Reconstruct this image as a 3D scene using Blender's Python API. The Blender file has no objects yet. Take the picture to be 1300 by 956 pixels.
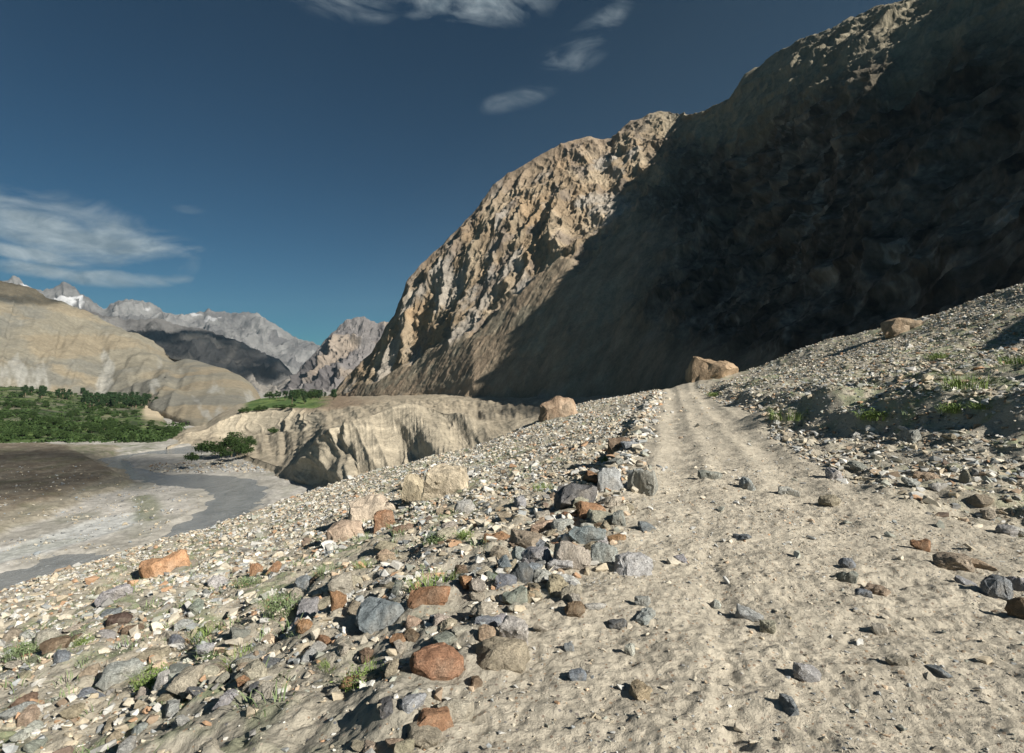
import bpy, bmesh, math, random
import numpy as np
from mathutils import Vector, Matrix
R = math.radians
rng = np.random.default_rng(7)
random.seed(7)
scene = bpy.context.scene
C = scene.collection

# ------------------------------------------------------------------ camera
PITCH = R(3.3); F = 722.0; CU, CV = 650.0, 433.5; CAMZ = 1.65
cam_d = bpy.data.cameras.new("camera"); cam = bpy.data.objects.new("camera", cam_d); C.objects.link(cam)
cam.location = (0, 0, CAMZ); cam.rotation_euler = (R(90) + PITCH, 0, 0)
cam_d.lens = 20.0; cam_d.sensor_width = 36.0; cam_d.shift_y = -(478 - CV) / 1300
cam_d.clip_start = 0.1; cam_d.clip_end = 60000
scene.camera = cam

def ray(u, v):
    u = np.asarray(u, float); v = np.asarray(v, float)
    X = (u - CU) / F; Y = (CV - v) / F
    return X, math.cos(PITCH) - Y * math.sin(PITCH), math.sin(PITCH) + Y * math.cos(PITCH)
def at_d(u, v, d):                      # the point at horizontal distance d
    X, Y, Z = ray(u, v); t = d / np.sqrt(X * X + Y * Y)
    return np.stack([X * t, Y * t, CAMZ + Z * t], -1)
def at_z(u, v, z):                      # the point at height z
    X, Y, Z = ray(u, v); t = (z - CAMZ) / Z
    return np.stack([X * t, Y * t, np.full_like(t, z)], -1)
def project(p):
    x, y, z = p[..., 0], p[..., 1], p[..., 2] - CAMZ
    f = y * math.cos(PITCH) + z * math.sin(PITCH); up = -y * math.sin(PITCH) + z * math.cos(PITCH)
    f = np.where(f > 0.05, f, np.nan)
    return CU + F * x / f, CV - F * up / f

# ------------------------------------------------------------------ noise
_perm = np.random.default_rng(3).permutation(65536).astype(np.int64)
def _hash(i, j, k):
    return _perm[(_perm[(_perm[i & 65535] + j) & 65535] + k) & 65535]
_g = np.random.default_rng(5).normal(size=(65536, 3)); _g /= np.linalg.norm(_g, axis=1)[:, None]
_g = _g.astype(np.float32)
def perlin(p):
    p = np.asarray(p, float)
    i = np.floor(p).astype(np.int64); f = (p - i).astype(np.float32)
    w = f * f * f * (f * (f * 6 - 15) + 10)
    out = np.zeros(p.shape[:-1], np.float32)
    for a in (0, 1):
        wa = w[..., 0] if a else 1 - w[..., 0]
        for b in (0, 1):
            wb = w[..., 1] if b else 1 - w[..., 1]
            for c in (0, 1):
                wc = w[..., 2] if c else 1 - w[..., 2]
                g = _g[_hash(i[..., 0] + a, i[..., 1] + b, i[..., 2] + c)]
                out += wa * wb * wc * (g[..., 0] * (f[..., 0] - a) + g[..., 1] * (f[..., 1] - b) + g[..., 2] * (f[..., 2] - c))
    return out * 1.5
def fbm(p, n=5, gain=0.5, lac=2.03):
    s = 0; a = 1.0; q = np.asarray(p, float)
    for k in range(n):
        s = s + a * perlin(q + 17.3 * k); q = q * lac; a *= gain
    return s
def ridged(p, n=5, gain=0.5, lac=2.1):
    s = 0; a = 1.0; q = np.asarray(p, float); prev = 1.0
    for k in range(n):
        r = 1 - np.abs(perlin(q + 31.7 * k)) * 2.0; r = np.clip(r, 0, 1) ** 2
        s = s + a * r * prev; prev = np.clip(r * 1.4, 0, 1); q = q * lac; a *= gain
    return s
def sstep(a, b, x):
    t = np.clip((x - a) / (b - a), 0, 1); return t * t * (3 - 2 * t)
def xyz(x, y, z=0.0): return np.stack(np.broadcast_arrays(x, y, z), -1)
def mixc(a, b, t): return a + (b - a) * np.asarray(t)[..., None]

# ------------------------------------------------------------------ object helpers
def tag(o, label=None, cat=None, group=None, kind=None):
    if label: o["label"] = label
    if cat: o["category"] = cat
    if group: o["group"] = group
    if kind: o["kind"] = kind
    return o
def link(name, me, mat=None, parent=None):
    o = bpy.data.objects.new(name, me); C.objects.link(o)
    if mat and not me.materials: me.materials.append(mat)
    if parent: o.parent = parent
    return o
def mesh_np(name, V, Fc, col=None, smooth=True):
    V = np.asarray(V, np.float32).reshape(-1, 3); Fc = np.asarray(Fc, np.int32)
    k = Fc.shape[1]; me = bpy.data.meshes.new(name)
    me.vertices.add(len(V)); me.vertices.foreach_set("co", V.ravel())
    me.loops.add(Fc.size); me.loops.foreach_set("vertex_index", Fc.ravel())
    me.polygons.add(len(Fc)); me.polygons.foreach_set("loop_start", np.arange(0, Fc.size, k, dtype=np.int32))
    me.polygons.foreach_set("loop_total", np.full(len(Fc), k, np.int32))
    if col is not None:
        at = me.color_attributes.new("Col", "FLOAT_COLOR", "POINT")
        c4 = np.ones((len(V), 4), np.float32); c4[:, :3] = np.clip(col.reshape(-1, 3), 0, 1); at.data.foreach_set("color", c4.ravel())
    me.update(calc_edges=True)
    me.polygons.foreach_set("use_smooth", np.full(len(Fc), smooth))
    me.validate()
    return me
def grid_faces(nr, nc):
    i = np.arange(nr - 1)[:, None] * nc + np.arange(nc - 1)[None]
    return np.stack([i, i + 1, i + nc + 1, i + nc], -1).reshape(-1, 4)
def compact(V, col, Fc):
    used = np.zeros(len(V), bool); used[Fc.ravel()] = True
    m = np.cumsum(used) - 1
    return V[used], col[used], m[Fc]

# ------------------------------------------------------------------ materials
class NT:
    def __init__(s, name):
        s.m = bpy.data.materials.new(name); s.m.use_nodes = True; s.t = s.m.node_tree
        s.b = s.t.nodes["Principled BSDF"]; s.out = s.t.nodes["Material Output"]
        s.b.inputs["Roughness"].default_value = 0.95
        s.b.inputs["Specular IOR Level"].default_value = 0.15
    def n(s, typ, **kw):
        nd = s.t.nodes.new(typ)
        for k, v in kw.items():
            if k in nd.inputs: nd.inputs[k].default_value = v
            else: setattr(nd, k, v)
        return nd
    def l(s, a, b): s.t.links.new(a, b)
    def mapping(s, scale=(1, 1, 1)):
        tc = s.n("ShaderNodeTexCoord"); mp = s.n("ShaderNodeMapping"); mp.inputs["Scale"].default_value = scale
        s.l(tc.outputs["Object"], mp.inputs["Vector"]); return mp.outputs["Vector"]
    def noise(s, scale, detail=6, rough=0.6, vec=None, dist=0.0):
        nd = s.n("ShaderNodeTexNoise"); nd.inputs["Scale"].default_value = scale; nd.inputs["Detail"].default_value = detail
        nd.inputs["Roughness"].default_value = rough; nd.inputs["Distortion"].default_value = dist
        if vec: s.l(vec, nd.inputs["Vector"])
        return nd.outputs["Fac"]
    def rng(s, val, a, b, c, d):
        nd = s.n("ShaderNodeMapRange"); s.l(val, nd.inputs["Value"])
        for k, v in zip(("From Min", "From Max", "To Min", "To Max"), (a, b, c, d)): nd.inputs[k].default_value = v
        return nd.outputs["Result"]
    def mul(s, a, b):
        nd = s.n("ShaderNodeVectorMath", operation="MULTIPLY"); s.l(a, nd.inputs[0]); s.l(b, nd.inputs[1]); return nd.outputs["Vector"]
    def math(s, op, a, b):
        nd = s.n("ShaderNodeMath", operation=op)
        for i, x in enumerate((a, b)):
            if isinstance(x, (int, float)): nd.inputs[i].default_value = x
            else: s.l(x, nd.inputs[i])
        return nd.outputs[0]
    def bump(s, h, dist, strength=1.0, prev=None):
        nd = s.n("ShaderNodeBump"); nd.inputs["Distance"].default_value = dist; nd.inputs["Strength"].default_value = strength
        s.l(h, nd.inputs["Height"])
        if prev: s.l(prev, nd.inputs["Normal"])
        s.l(nd.outputs["Normal"], s.b.inputs["Normal"]); return nd.outputs["Normal"]

def terrain_mat(name, s1, s2, bump, amp=(0.75, 1.25), stretch=(1, 1, 1), src="attr"):
    """albedo from the vertex attribute, varied by two noises; bump at two scales (metres)"""
    t = NT(name); v = t.mapping(stretch)
    if src == "attr":
        a = t.n("ShaderNodeAttribute"); a.attribute_name = "Col"; colr = a.outputs["Color"]
    else:
        a = t.n("ShaderNodeObjectInfo"); colr = a.outputs["Color"]
    n1 = t.noise(s1, 5, 0.6, v); n2 = t.noise(s2, 6, 0.7, v)
    f = t.math("MULTIPLY", t.rng(n1, 0.3, 0.7, *amp), t.rng(n2, 0.25, 0.75, 0.72, 1.28))
    t.l(t.mul(colr, f), t.b.inputs["Base Color"])
    p = t.bump(n1, bump[0], 0.8); t.bump(n2, bump[1], 0.9, p)
    return t.m

M = {}
M["rockface"] = terrain_mat("rock_face", 0.08, 0.7, (3.0, 0.7), (0.7, 1.3), (1, 1, 0.45))
M["hill"] = terrain_mat("sandy_hill", 0.02, 0.15, (3.0, 0.9), (0.9, 1.1))
M["far"] = terrain_mat("far_rock", 0.004, 0.03, (25, 7), (0.8, 1.2))
M["apron"] = terrain_mat("apron_earth", 0.15, 1.5, (0.8, 0.3), (0.9, 1.1))
M["floor"] = terrain_mat("valley_gravel", 0.12, 1.1, (0.25, 0.12), (0.92, 1.08))
M["stones"] = terrain_mat("mixed_stones", 9.0, 60.0, (0.01, 0.004), (0.82, 1.18))

def ground_mat(name):
    t = NT(name); v = t.mapping()
    a = t.n("ShaderNodeAttribute"); a.attribute_name = "Col"
    n1 = t.noise(2.2, 5, 0.6, v); n2 = t.noise(45, 5, 0.75, v); n3 = t.noise(11, 4, 0.6, v, 0.6)
    vo = t.n("ShaderNodeTexVoronoi", Scale=38.0); t.l(v, vo.inputs["Vector"])
    vc = t.n("ShaderNodeTexVoronoi", Scale=17.0); t.l(v, vc.inputs["Vector"])
    f = t.math("MULTIPLY", t.rng(n1, 0.3, 0.7, 0.88, 1.12), t.rng(n2, 0.25, 0.75, 0.78, 1.22))
    f = t.math("MULTIPLY", f, t.rng(n3, 0.3, 0.7, 0.92, 1.08))
    # scattered grit of another stone colour
    hs = t.n("ShaderNodeSeparateColor"); t.l(vo.outputs["Color"], hs.inputs[0])
    grit = t.math("MULTIPLY", t.math("GREATER_THAN", hs.outputs[0], 0.72), t.math("LESS_THAN", vo.outputs["Distance"], 0.33))
    mx = t.n("ShaderNodeMix", data_type="RGBA")
    t.l(grit, mx.inputs["Factor"]); t.l(a.outputs["Color"], mx.inputs[6])
    cr = t.n("ShaderNodeValToRGB"); t.l(hs.outputs[1], cr.inputs[0])
    cr.color_ramp.elements[0].color = (0.16, 0.17, 0.18, 1); cr.color_ramp.elements[1].color = (0.5, 0.44, 0.36, 1)
    e = cr.color_ramp.elements.new(0.5); e.color = (0.34, 0.24, 0.16, 1)
    t.l(cr.outputs[0], mx.inputs[7])
    t.l(t.mul(mx.outputs[2], f), t.b.inputs["Base Color"])
    p = t.bump(n3, 0.03, 0.9); p = t.bump(t.math("SUBTRACT", 1.0, vc.outputs["Distance"]), 0.012, 0.5, p)
    p = t.bump(t.math("MULTIPLY", grit, 1.0), 0.006, 0.6, p); t.bump(n2, 0.012, 1.0, p)
    return t.m
M["ground"] = ground_mat("stony_soil"); M["track"] = ground_mat("dusty_track")

def stone_mat():
    t = NT("stone"); v = t.mapping()
    a = t.n("ShaderNodeObjectInfo")
    n0 = t.noise(1.6, 3, 0.6, v); n1 = t.noise(4.5, 5, 0.65, v, 0.5); n2 = t.noise(30, 5, 0.75, v)
    wv = t.n("ShaderNodeTexWave", Scale=2.0, Distortion=9.0, Detail=4.0); t.l(v, wv.inputs["Vector"])
    f = t.math("MULTIPLY", t.rng(n1, 0.3, 0.7, 0.7, 1.3), t.rng(n2, 0.25, 0.75, 0.72, 1.28))
    f = t.math("MULTIPLY", f, t.rng(wv.outputs["Fac"], 0, 1, 0.93, 1.07))
    dust = t.n("ShaderNodeMix", data_type="RGBA"); t.l(t.rng(n0, 0.5, 0.75, 0.0, 0.6), dust.inputs["Factor"])
    t.l(a.outputs["Color"], dust.inputs[6]); dust.inputs[7].default_value = (0.42, 0.36, 0.28, 1)
    t.l(t.mul(dust.outputs[2], f), t.b.inputs["Base Color"])
    p = t.bump(n1, 0.25, 0.7); t.bump(n2, 0.05, 0.9, p)
    return t.m
M["stone"] = stone_mat()

def leaf_mat(name, c1, c2, scale=3.0):
    t = NT(name); v = t.mapping(); n = t.noise(scale, 4, 0.6, v)
    mx = t.n("ShaderNodeMix", data_type="RGBA"); t.l(t.rng(n, 0.35, 0.65, 0, 1), mx.inputs["Factor"])
    mx.inputs[6].default_value = (*c1, 1); mx.inputs[7].default_value = (*c2, 1)
    t.l(mx.outputs[2], t.b.inputs["Base Color"]); t.b.inputs["Roughness"].default_value = 0.7
    return t.m
M["blade"] = leaf_mat("grass_blade", (0.13, 0.2, 0.05), (0.22, 0.28, 0.1), 6)
M["sage"] = leaf_mat("grey_green_herb", (0.11, 0.16, 0.07), (0.22, 0.27, 0.14), 6)
M["leaf"] = leaf_mat("tree_leaves", (0.022, 0.045, 0.014), (0.055, 0.09, 0.026), 0.5)
M["leafdark"] = leaf_mat("poplar_leaves", (0.02, 0.045, 0.02), (0.045, 0.08, 0.03), 0.3)
M["bark"] = leaf_mat("bark", (0.12, 0.09, 0.06), (0.2, 0.16, 0.11), 2)

# ------------------------------------------------------------------ foreground height field
A0 = R(15.5); PD = np.array([math.sin(A0), math.cos(A0)]); PR = np.array([math.cos(A0), -math.sin(A0)])
def sw(x, y): return x * PD[0] + y * PD[1], x * PR[0] + y * PR[1]      # along the track, to its right
def from_sw(s, w): return PD[0] * s + PR[0] * w, PD[1] * s + PR[1] * w

crest_px = [(-420, 905, 9.5), (-220, 850, 12), (-100, 806, 14), (0, 765, 16), (90, 728, 18.5), (180, 694, 22), (260, 668, 26), (340, 645, 30), (400, 621, 33),
            (480, 600, 36), (560, 583, 40), (600, 568, 42), (640, 552, 43), (690, 530, 44), (735, 512, 45), (770, 504, 46), (830, 496, 46),
            (850, 496, 46), (872, 488, 47), (910, 480, 48), (960, 468, 49), (1050, 433, 49), (1160, 408, 48), (1230, 388, 46), (1300, 366, 43), (1400, 335, 39), (1560, 285, 34), (1800, 190, 30)]
crest = np.array([at_d(u, v, d) for u, v, d in crest_px])
ctl = [tuple(p) for p in crest]
def add_sw(s, w, z): x, y = from_sw(s, w); ctl.append((x, y, z))
for s in (-8, -3, 0, 4, 8, 13, 20, 28, 36, 42):
    zc = 0.4 * max(0, s / 46) ** 1.5
    for w in (-1.0, 0.7, 2.4): add_sw(s, w, zc)
for s, w, z in [(-6, -8, -1.9), (0, -5, -0.9), (4, -5, -1.1), (4, -10, -2.5), (10, -5, -1.1), (10, -12, -3.1), (18, -6, -1.3), (18, -14, -3.5),
                (26, -8, -1.7), (32, -6, -1.1), (36, -10, -2.1), (0, 6, 0.05), (5, 6, 0.08), (9, 8, 0.5), (2, 11, 0.6), (-6, 8, 0.3),
                (12, 8, 1.5), (16, 6, 1.25), (20, 10, 2.4), (28, 8, 1.9), (36, 8, 1.9), (14, 14, 3.2), (24, 18, 4.6), (8, 16, 2.4)]:
    add_sw(s, w, z)
ctl = np.array(ctl)
def tps_fit(P, lam=0.02):
    n = len(P); d = np.linalg.norm(P[:, None, :2] - P[None, :, :2], axis=2)
    K = np.where(d > 0, d * d * np.log(d + 1e-9), 0) + lam * np.eye(n) * 10
    Q = np.c_[np.ones(n), P[:, :2]]
    A = np.zeros((n + 3, n + 3)); A[:n, :n] = K; A[:n, n:] = Q; A[n:, :n] = Q.T
    return np.linalg.solve(A, np.r_[P[:, 2], 0, 0, 0])
_w = tps_fit(ctl)
def tps(x, y):
    out = _w[-3] + _w[-2] * x + _w[-1] * y
    for (cx, cy, _), wi in zip(ctl, _w[:-3]):
        r2 = (x - cx) ** 2 + (y - cy) ** 2 + 1e-9
        out = out + wi * 0.5 * r2 * np.log(r2)
    return out
def crest_dist(x, y):                   # >0 outside the crest line (away from the camera)
    best = np.full(x.shape, 1e9); side = np.zeros(x.shape)
    for a, b in zip(crest[:-1, :2], crest[1:, :2]):
        e = b - a; L2 = e @ e
        t = np.clip(((x - a[0]) * e[0] + (y - a[1]) * e[1]) / L2, 0, 1)
        dx = x - a[0] - t * e[0]; dy = y - a[1] - t * e[1]; d = np.hypot(dx, dy)
        s = e[0] * dy - e[1] * dx
        m = d < best; best = np.where(m, d, best); side = np.where(m, np.sign(s), side)
    return best * side
_dense = np.array([(s_, tps(*[np.array(q) for q in from_sw(s_, 0.6)])) for s_ in np.linspace(-10, 50, 60)])
TW = lambda s: 2.6 + 0.25 * np.sin(s * 0.35) - 0.3 * sstep(20, 45, s) + 1.9 * (1 - sstep(4, 9, s))     # right half-width of the track
MOUND = at_z(1015, 540, 0.3)[:2]
SCARPS = [(np.array([at_z(u, v, 0.02)[:2] for u, v in pts]), h_, r_) for pts, h_, r_ in
          []]
def ground_base(x, y):
    x = np.asarray(x, float); y = np.asarray(y, float)
    s, w = sw(x, y)
    zf = tps(x, y)
    cd = crest_dist(x, y)
    o = np.clip(cd, 0, None)
    zf = zf * (1 - sstep(0, 12, o)) + (tps(x, y) * 0 + np.clip(zf, -8, 12)) * sstep(0, 12, o)
    zf = zf - 0.55 * np.sqrt(o * o + 9) * (o > 0) + 0.55 * 3 * (o > 0)
    # track bench with a bank below its left edge and a cut bank at the right
    edge = -1.0 + 0.25 * perlin(xyz(s * 0.35, 0.0, 4.2)) - 0.2 * (1 - sstep(0, 5, s))
    fade = sstep(5, 10, s) * (1 - sstep(42, 50, s))
    zf = zf - 0.30 * fade * (1 - sstep(-0.55, 0.0, w - edge)) * (1 - 0.65 * sstep(2, 7, edge - w))
    toe = np.interp(s, [0, 6, 9, 12, 14.5, 18, 24, 30, 46], [7.5, 6.6, 5.8, 4.9, 3.0, 3.1, 2.6, 2.6, 2.2])
    toe = toe + 0.5 * perlin(xyz(s * 0.4, w * 0.1, 9.1))
    bk = sstep(0, 1.1, w - toe) * sstep(4, 9, s) * (1 - sstep(36, 44, s))
    zf = zf + (0.42 + 0.3 * perlin(xyz(s * 0.5, w * 0.5, 2.2))) * bk * (1 - 0.7 * sstep(2, 7, w - toe))
    # low scarps running across the track
    for ln, hh, rel in SCARPS:
        bd = np.full(x.shape, 1e9); sg = np.zeros(x.shape); tt = np.zeros(x.shape); nseg = len(ln) - 1
        for q in range(nseg):
            a_, b_ = ln[q], ln[q + 1]; e = b_ - a_; t = np.clip(((x - a_[0]) * e[0] + (y - a_[1]) * e[1]) / (e @ e), 0, 1)
            dx = x - a_[0] - t * e[0]; dy = y - a_[1] - t * e[1]; d_ = np.hypot(dx, dy); m = d_ < bd
            bd = np.where(m, d_, bd); sg = np.where(m, np.sign(e[0] * dy - e[1] * dx), sg); tt = np.where(m, (q + t) / nseg, tt)
        zf = zf - hh * sstep(0, 0.05, bd) * (sg < 0) * np.exp(-(bd / rel) ** 2) * np.clip(np.sin(math.pi * np.clip(tt, 0.03, 1)) * 2, 0, 1)
    mx_, my_ = MOUND; zf = zf + 0.5 * np.exp(-(((x - mx_) * 0.766 - (y - my_) * 0.643) / 1.6) ** 2 - (((x - mx_) * 0.643 + (y - my_) * 0.766) / 0.55) ** 2)
    return zf, s, w, cd, toe, edge
def ground_z(x, y, detail=True, ret=False):
    x = np.asarray(x, float); y = np.asarray(y, float)
    z, s, w, cd, toe, edge = ground_base(x, y)
    P = xyz(x, y, 0.0)
    track = sstep(-0.3, 0.35, w - edge) * (1 - sstep(-0.4, 0.3, w - np.minimum(toe, TW(s)) - 0.35 * perlin(P * 0.9)))
    rough = 1 - 0.75 * track
    z = z + rough * (0.28 * fbm(P * 0.16, 2) + 0.11 * fbm(P * 0.6, 3)) * sstep(-60, 0, -np.abs(cd) * 0 + 1)
    if detail:
        z = z + (0.05 + 0.03 * rough) * fbm(P * 2.3 + 5, 3) * (0.45 + 0.55 * rough)
        # soil trampled into lumps and hollows
        lum = np.abs(perlin(P * 6.0 + 3)) + 0.5 * np.abs(perlin(P * 13.0 + 9))
        z = z + 0.028 * (lum - 0.3) * (0.5 + 0.8 * sstep(-0.3, 0.4, perlin(P * 0.8 + 20))) * (1 - 0.6 * track * sstep(8, 13, s))
        z = z + 0.012 * fbm(P * 19.0 + 5, 2)
        # wheel ruts
        for wc, dd in ((0.15, 0.045), (1.75, 0.04)):
            q = (w - wc - 0.22 * perlin(xyz(s * 0.18, 1.0, wc))) / 0.26
            z = z - dd * np.exp(-q * q) * track * sstep(5, 11, s)
            z = z + dd * 0.6 * np.exp(-(np.abs(q) - 1.7) ** 2 * 3) * track * sstep(5, 11, s)
        q = (w - 0.12 * s * 0.3 - 0.15) / 0.09              # narrow tyre print near the camera
        tp = np.exp(-q * q) * (1 - sstep(6, 8, s)) * track
        z = z - 0.02 * tp + 0.006 * tp * np.sin(s * 90)
    return (z, s, w, cd, toe, track) if ret else z

def polar_grid(cx, cy, a0, a1, na, r0, r1, nr, p=1.0):
    a = np.linspace(R(a0), R(a1), na)[None]; r = np.exp(np.linspace(math.log(r0), math.log(r1), nr))[:, None]
    return cx + r * np.sin(a), cy + r * np.cos(a)

print("ground")
NA = 1100
ga = np.linspace(R(-72), R(75), NA)[None]
gr = np.concatenate([np.exp(np.linspace(math.log(1.0), math.log(5.0), 24))[:-1], np.exp(np.linspace(math.log(5.0), math.log(14), 440))[:-1], np.exp(np.linspace(math.log(14), math.log(125), 420))])[:, None]
NR = len(gr); gx, gy = gr * np.sin(ga), -3.0 + gr * np.cos(ga)
gz, gs, gw, gcd, gtoe, gtrack = ground_z(gx, gy, ret=True)
P = xyz(gx, gy, 0)
n_a = fbm(P * 0.5, 4); n_b = fbm(P * 2.4 + 9, 3)
soil = np.array([0.41, 0.37, 0.295]); soil2 = np.array([0.35, 0.325, 0.27]); green = np.array([0.2, 0.24, 0.13]); dusty = np.array([0.465, 0.42, 0.34])
col = mixc(np.broadcast_to(soil, P.shape), soil2, np.clip(0.5 + n_a, 0, 1))
gm = np.clip(n_b * 1.6 + 0.25 * sstep(0, 2, gw - gtoe) + 0.25 * fbm(P * 0.25 + 40, 2) * 3 - 0.15, 0, 0.75) * (1 - gtrack)
col = mixc(col, green, gm * sstep(1.5, 4, np.abs(gw - 0.8)))
col = mixc(col, dusty, gtrack * 0.85)
V = xyz(gx, gy, gz).reshape(-1, 3); FC = grid_faces(NR, NA)[:, ::-1]; cc = col.reshape(-1, 3)
onpath = ((gtrack + 0.25 * n_b) > 0.5).reshape(-1)
sflat = gs.reshape(-1)
fm = onpath[FC].mean(1) > 0.5; fm &= (sflat[FC[:, 0]] < 49) & (sflat[FC[:, 0]] > -2.9)
for nm, mk, mat in (("ground", ~fm, "ground"), ("dirt_track", fm, "track")):
    v_, c_, f_ = compact(V, cc, FC[mk]); tag(link(nm, mesh_np(nm, v_, f_, c_), M[mat]), kind="structure")

def hit_ground(u, v):
    X, Y, Z = ray(u, v); t = np.exp(np.linspace(math.log(2.0), math.log(75), 900))
    z = ground_base(X * t, Y * t)[0]; k = np.argmax(CAMZ + Z * t < z)
    if k == 0: k = len(t) - 1
    return X * t[k], Y * t[k]

# ------------------------------------------------------------------ lofted land forms
def loft(rows, us, segs, smooth=3):
    """rows: lists of (u, v, d) from the foot upwards; straight slopes between them"""
    W = []
    for r in rows:
        r = np.array(r, float)
        v = np.interp(us, r[:, 0], r[:, 1]); d = np.interp(us, r[:, 0], r[:, 2])
        if smooth:
            k = np.ones(smooth) / smooth; pad = smooth // 2
            v = np.convolve(np.pad(v, pad, "edge"), k, "valid")[:len(us)]; 
            kd = max(smooth * 3, 3) | 1; d = np.convolve(np.pad(d, kd // 2, "edge"), np.ones(kd) / kd, "valid")[:len(us)]
        W.append(at_d(us, v, d))
    G = []; T = []
    for i, n in enumerate(segs):
        t = np.linspace(0, 1, n, endpoint=(i == len(segs) - 1))
        G.append(W[i][None] * (1 - t)[:, None, None] + W[i + 1][None] * t[:, None, None]); T.append(i + t)
    return np.concatenate(G), np.concatenate(T)
def normals(G):
    a = np.gradient(G, axis=0); b = np.gradient(G, axis=1); n = np.cross(b, a)
    n /= np.linalg.norm(n, axis=2)[..., None] + 1e-9
    return n
def blur_rows(G, T, k=9):
    pad = np.pad(G, ((k // 2, k // 2), (0, 0), (0, 0)), "edge"); out = np.zeros_like(G)
    for i in range(k): out += pad[i:i + G.shape[0]]
    return out / k
def land(name, G, col, mat):
    nr, nc = G.shape[:2]
    return tag(link(name, mesh_np(name, G, grid_faces(nr, nc), col), mat), kind="structure")

# ---- the big mountain: cliff in the middle, dark face at the right
print("mountain")
foot = [(395, 516, 780), (430, 509, 700), (480, 504, 600), (530, 501, 540), (600, 501, 440), (660, 504, 395), (720, 508, 350), (780, 512, 320), (840, 512, 275), (900, 505, 235),
        (1000, 492, 185), (1100, 472, 150), (1200, 450, 130), (1300, 430, 115), (1420, 400, 100), (1600, 360, 90), (2000, 300, 80)]
low = [(u, v + 25, d * 0.93) for u, v, d in foot]
cbase = [(395, 514, 782), (415, 508, 720), (430, 498, 718), (455, 487, 675), (480, 474, 650), (500, 462, 632), (530, 445, 615), (565, 422, 582), (600, 398, 562), (630, 380, 552), (660, 352, 545), (700, 322, 538), (740, 295, 542),
         (780, 262, 560), (810, 240, 565), (835, 238, 545), (860, 248, 505), (900, 275, 440), (940, 305, 365), (1000, 345, 275), (1100, 378, 195), (1200, 375, 152), (1300, 350, 132), (1420, 330, 118), (1600, 300, 108), (2000, 250, 93)]
sky = [(395, 512, 784), (412, 505, 761), (425, 496, 744), (432, 486, 735), (450, 468, 724), (470, 447, 712), (482, 430, 705), (490, 412, 702), (500, 400, 699), (507, 380, 697), (517, 352, 694), (530, 338, 690), (545, 322, 689), (560, 310, 688), (580, 290, 686), (600, 270, 685), (612, 253, 684), (630, 230, 684), (645, 218, 683), (662, 208, 682), (685, 195, 681), (700, 186, 680), (720, 178, 682), (745, 172, 686), (765, 176, 688), (778, 176, 690), (788, 162, 690), (800, 151, 690), (815, 149, 690), (835, 141, 690), (850, 138, 690), (866, 143, 670), (878, 143, 625), (888, 139, 605), (900, 130, 585), (925, 118, 568), (938, 104, 558), (950, 90, 550), (958, 80, 544), (975, 68, 532), (1000, 52, 515), (1025, 40, 500), (1050, 32, 485), (1075, 20, 470), (1105, 10, 452), (1120, 2, 444), (1140, -2, 433), (1200, -30, 400), (1300, -75, 345), (1420, -130, 290), (1600, -150, 225), (1800, -60, 180), (2000, 150, 110)]
def lerp_rows(a, b, t, tv):
    a = np.array(a, float); b = np.array(b, float); us = np.unique(np.r_[a[:, 0], b[:, 0]])
    f = lambda r, k: np.interp(us, r[:, 0], r[:, k])
    return np.c_[us, f(a, 1) * (1 - tv) + f(b, 1) * tv, f(a, 2) * (1 - t) + f(b, 2) * t]
midr = lerp_rows(cbase, sky, 0.38, 0.52)
shl = lerp_rows(midr, sky, 0.5, 0.5)
for r_ in shl:
    if 885 < r_[0] < 1290:
        k_ = float(sstep(885, 930, r_[0]) * (1 - sstep(1060, 1290, r_[0])))
        sv, sd_ = np.interp(r_[0], [q[0] for q in sky], [q[1] for q in sky]), np.interp(r_[0], [q[0] for q in sky], [q[2] for q in sky])
        r_[1] = r_[1] * (1 - k_) + (sv + 72) * k_; r_[2] = r_[2] * (1 - k_) + (sd_ * np.interp(r_[0], [885, 1000, 1100], [0.93, 0.76, 0.68])) * k_
midr = lerp_rows(cbase, shl, 0.5, 0.5)
back1 = np.array(sky, float).copy(); back1[:, 1] += 45; back1[:, 2] *= 1.12
back2 = np.array(sky, float).copy(); back2[:, 1] += 260; back2[:, 2] *= 1.6
us = np.concatenate([np.linspace(395, 900, 620), np.linspace(900, 1340, 430)[1:], np.linspace(1340, 2000, 90)[1:]])
G, T = loft([low, foot, cbase, midr, shl, sky, back1, back2], us, [8, 150, 120, 120, 110, 30, 10], 3)
T = np.where(T > 4, T - 1, np.where(T > 2, 2 + (T - 2) * 2 / 3.0 * 1.0 if False else T, T)); T = np.concatenate([T[:8 + 150], np.linspace(2, 4, 350, endpoint=False), 4 + np.linspace(0, 1, 30, endpoint=False), np.linspace(5, 6, 10)])
G = blur_rows(G, T, 7)
N = normals(G); N *= np.sign(np.sum(N * (np.array([0, 0, CAMZ + 60.0]) - G), axis=2).mean())
U2 = np.broadcast_to(us[None], G.shape[:2]); T2 = np.broadcast_to(T[:, None], G.shape[:2])
screezone = sstep(0.9, 1.1, T2) * (1 - sstep(1.72, 1.98, T2 + 0.22 * fbm(G * np.array([1, 1, .4]) / 38, 3)))
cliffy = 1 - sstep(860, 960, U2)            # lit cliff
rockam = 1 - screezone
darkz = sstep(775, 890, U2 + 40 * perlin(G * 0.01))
rockam = np.maximum(rockam, darkz * 0.8 * sstep(1.05, 1.3, T2)) * sstep(0.7, 1.05, T2)
H = G * np.array([1, 1, 0.24])              # vertical ribs
big = ridged(H / 95.0 + 3.1, 4, 0.5) - 0.9
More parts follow.
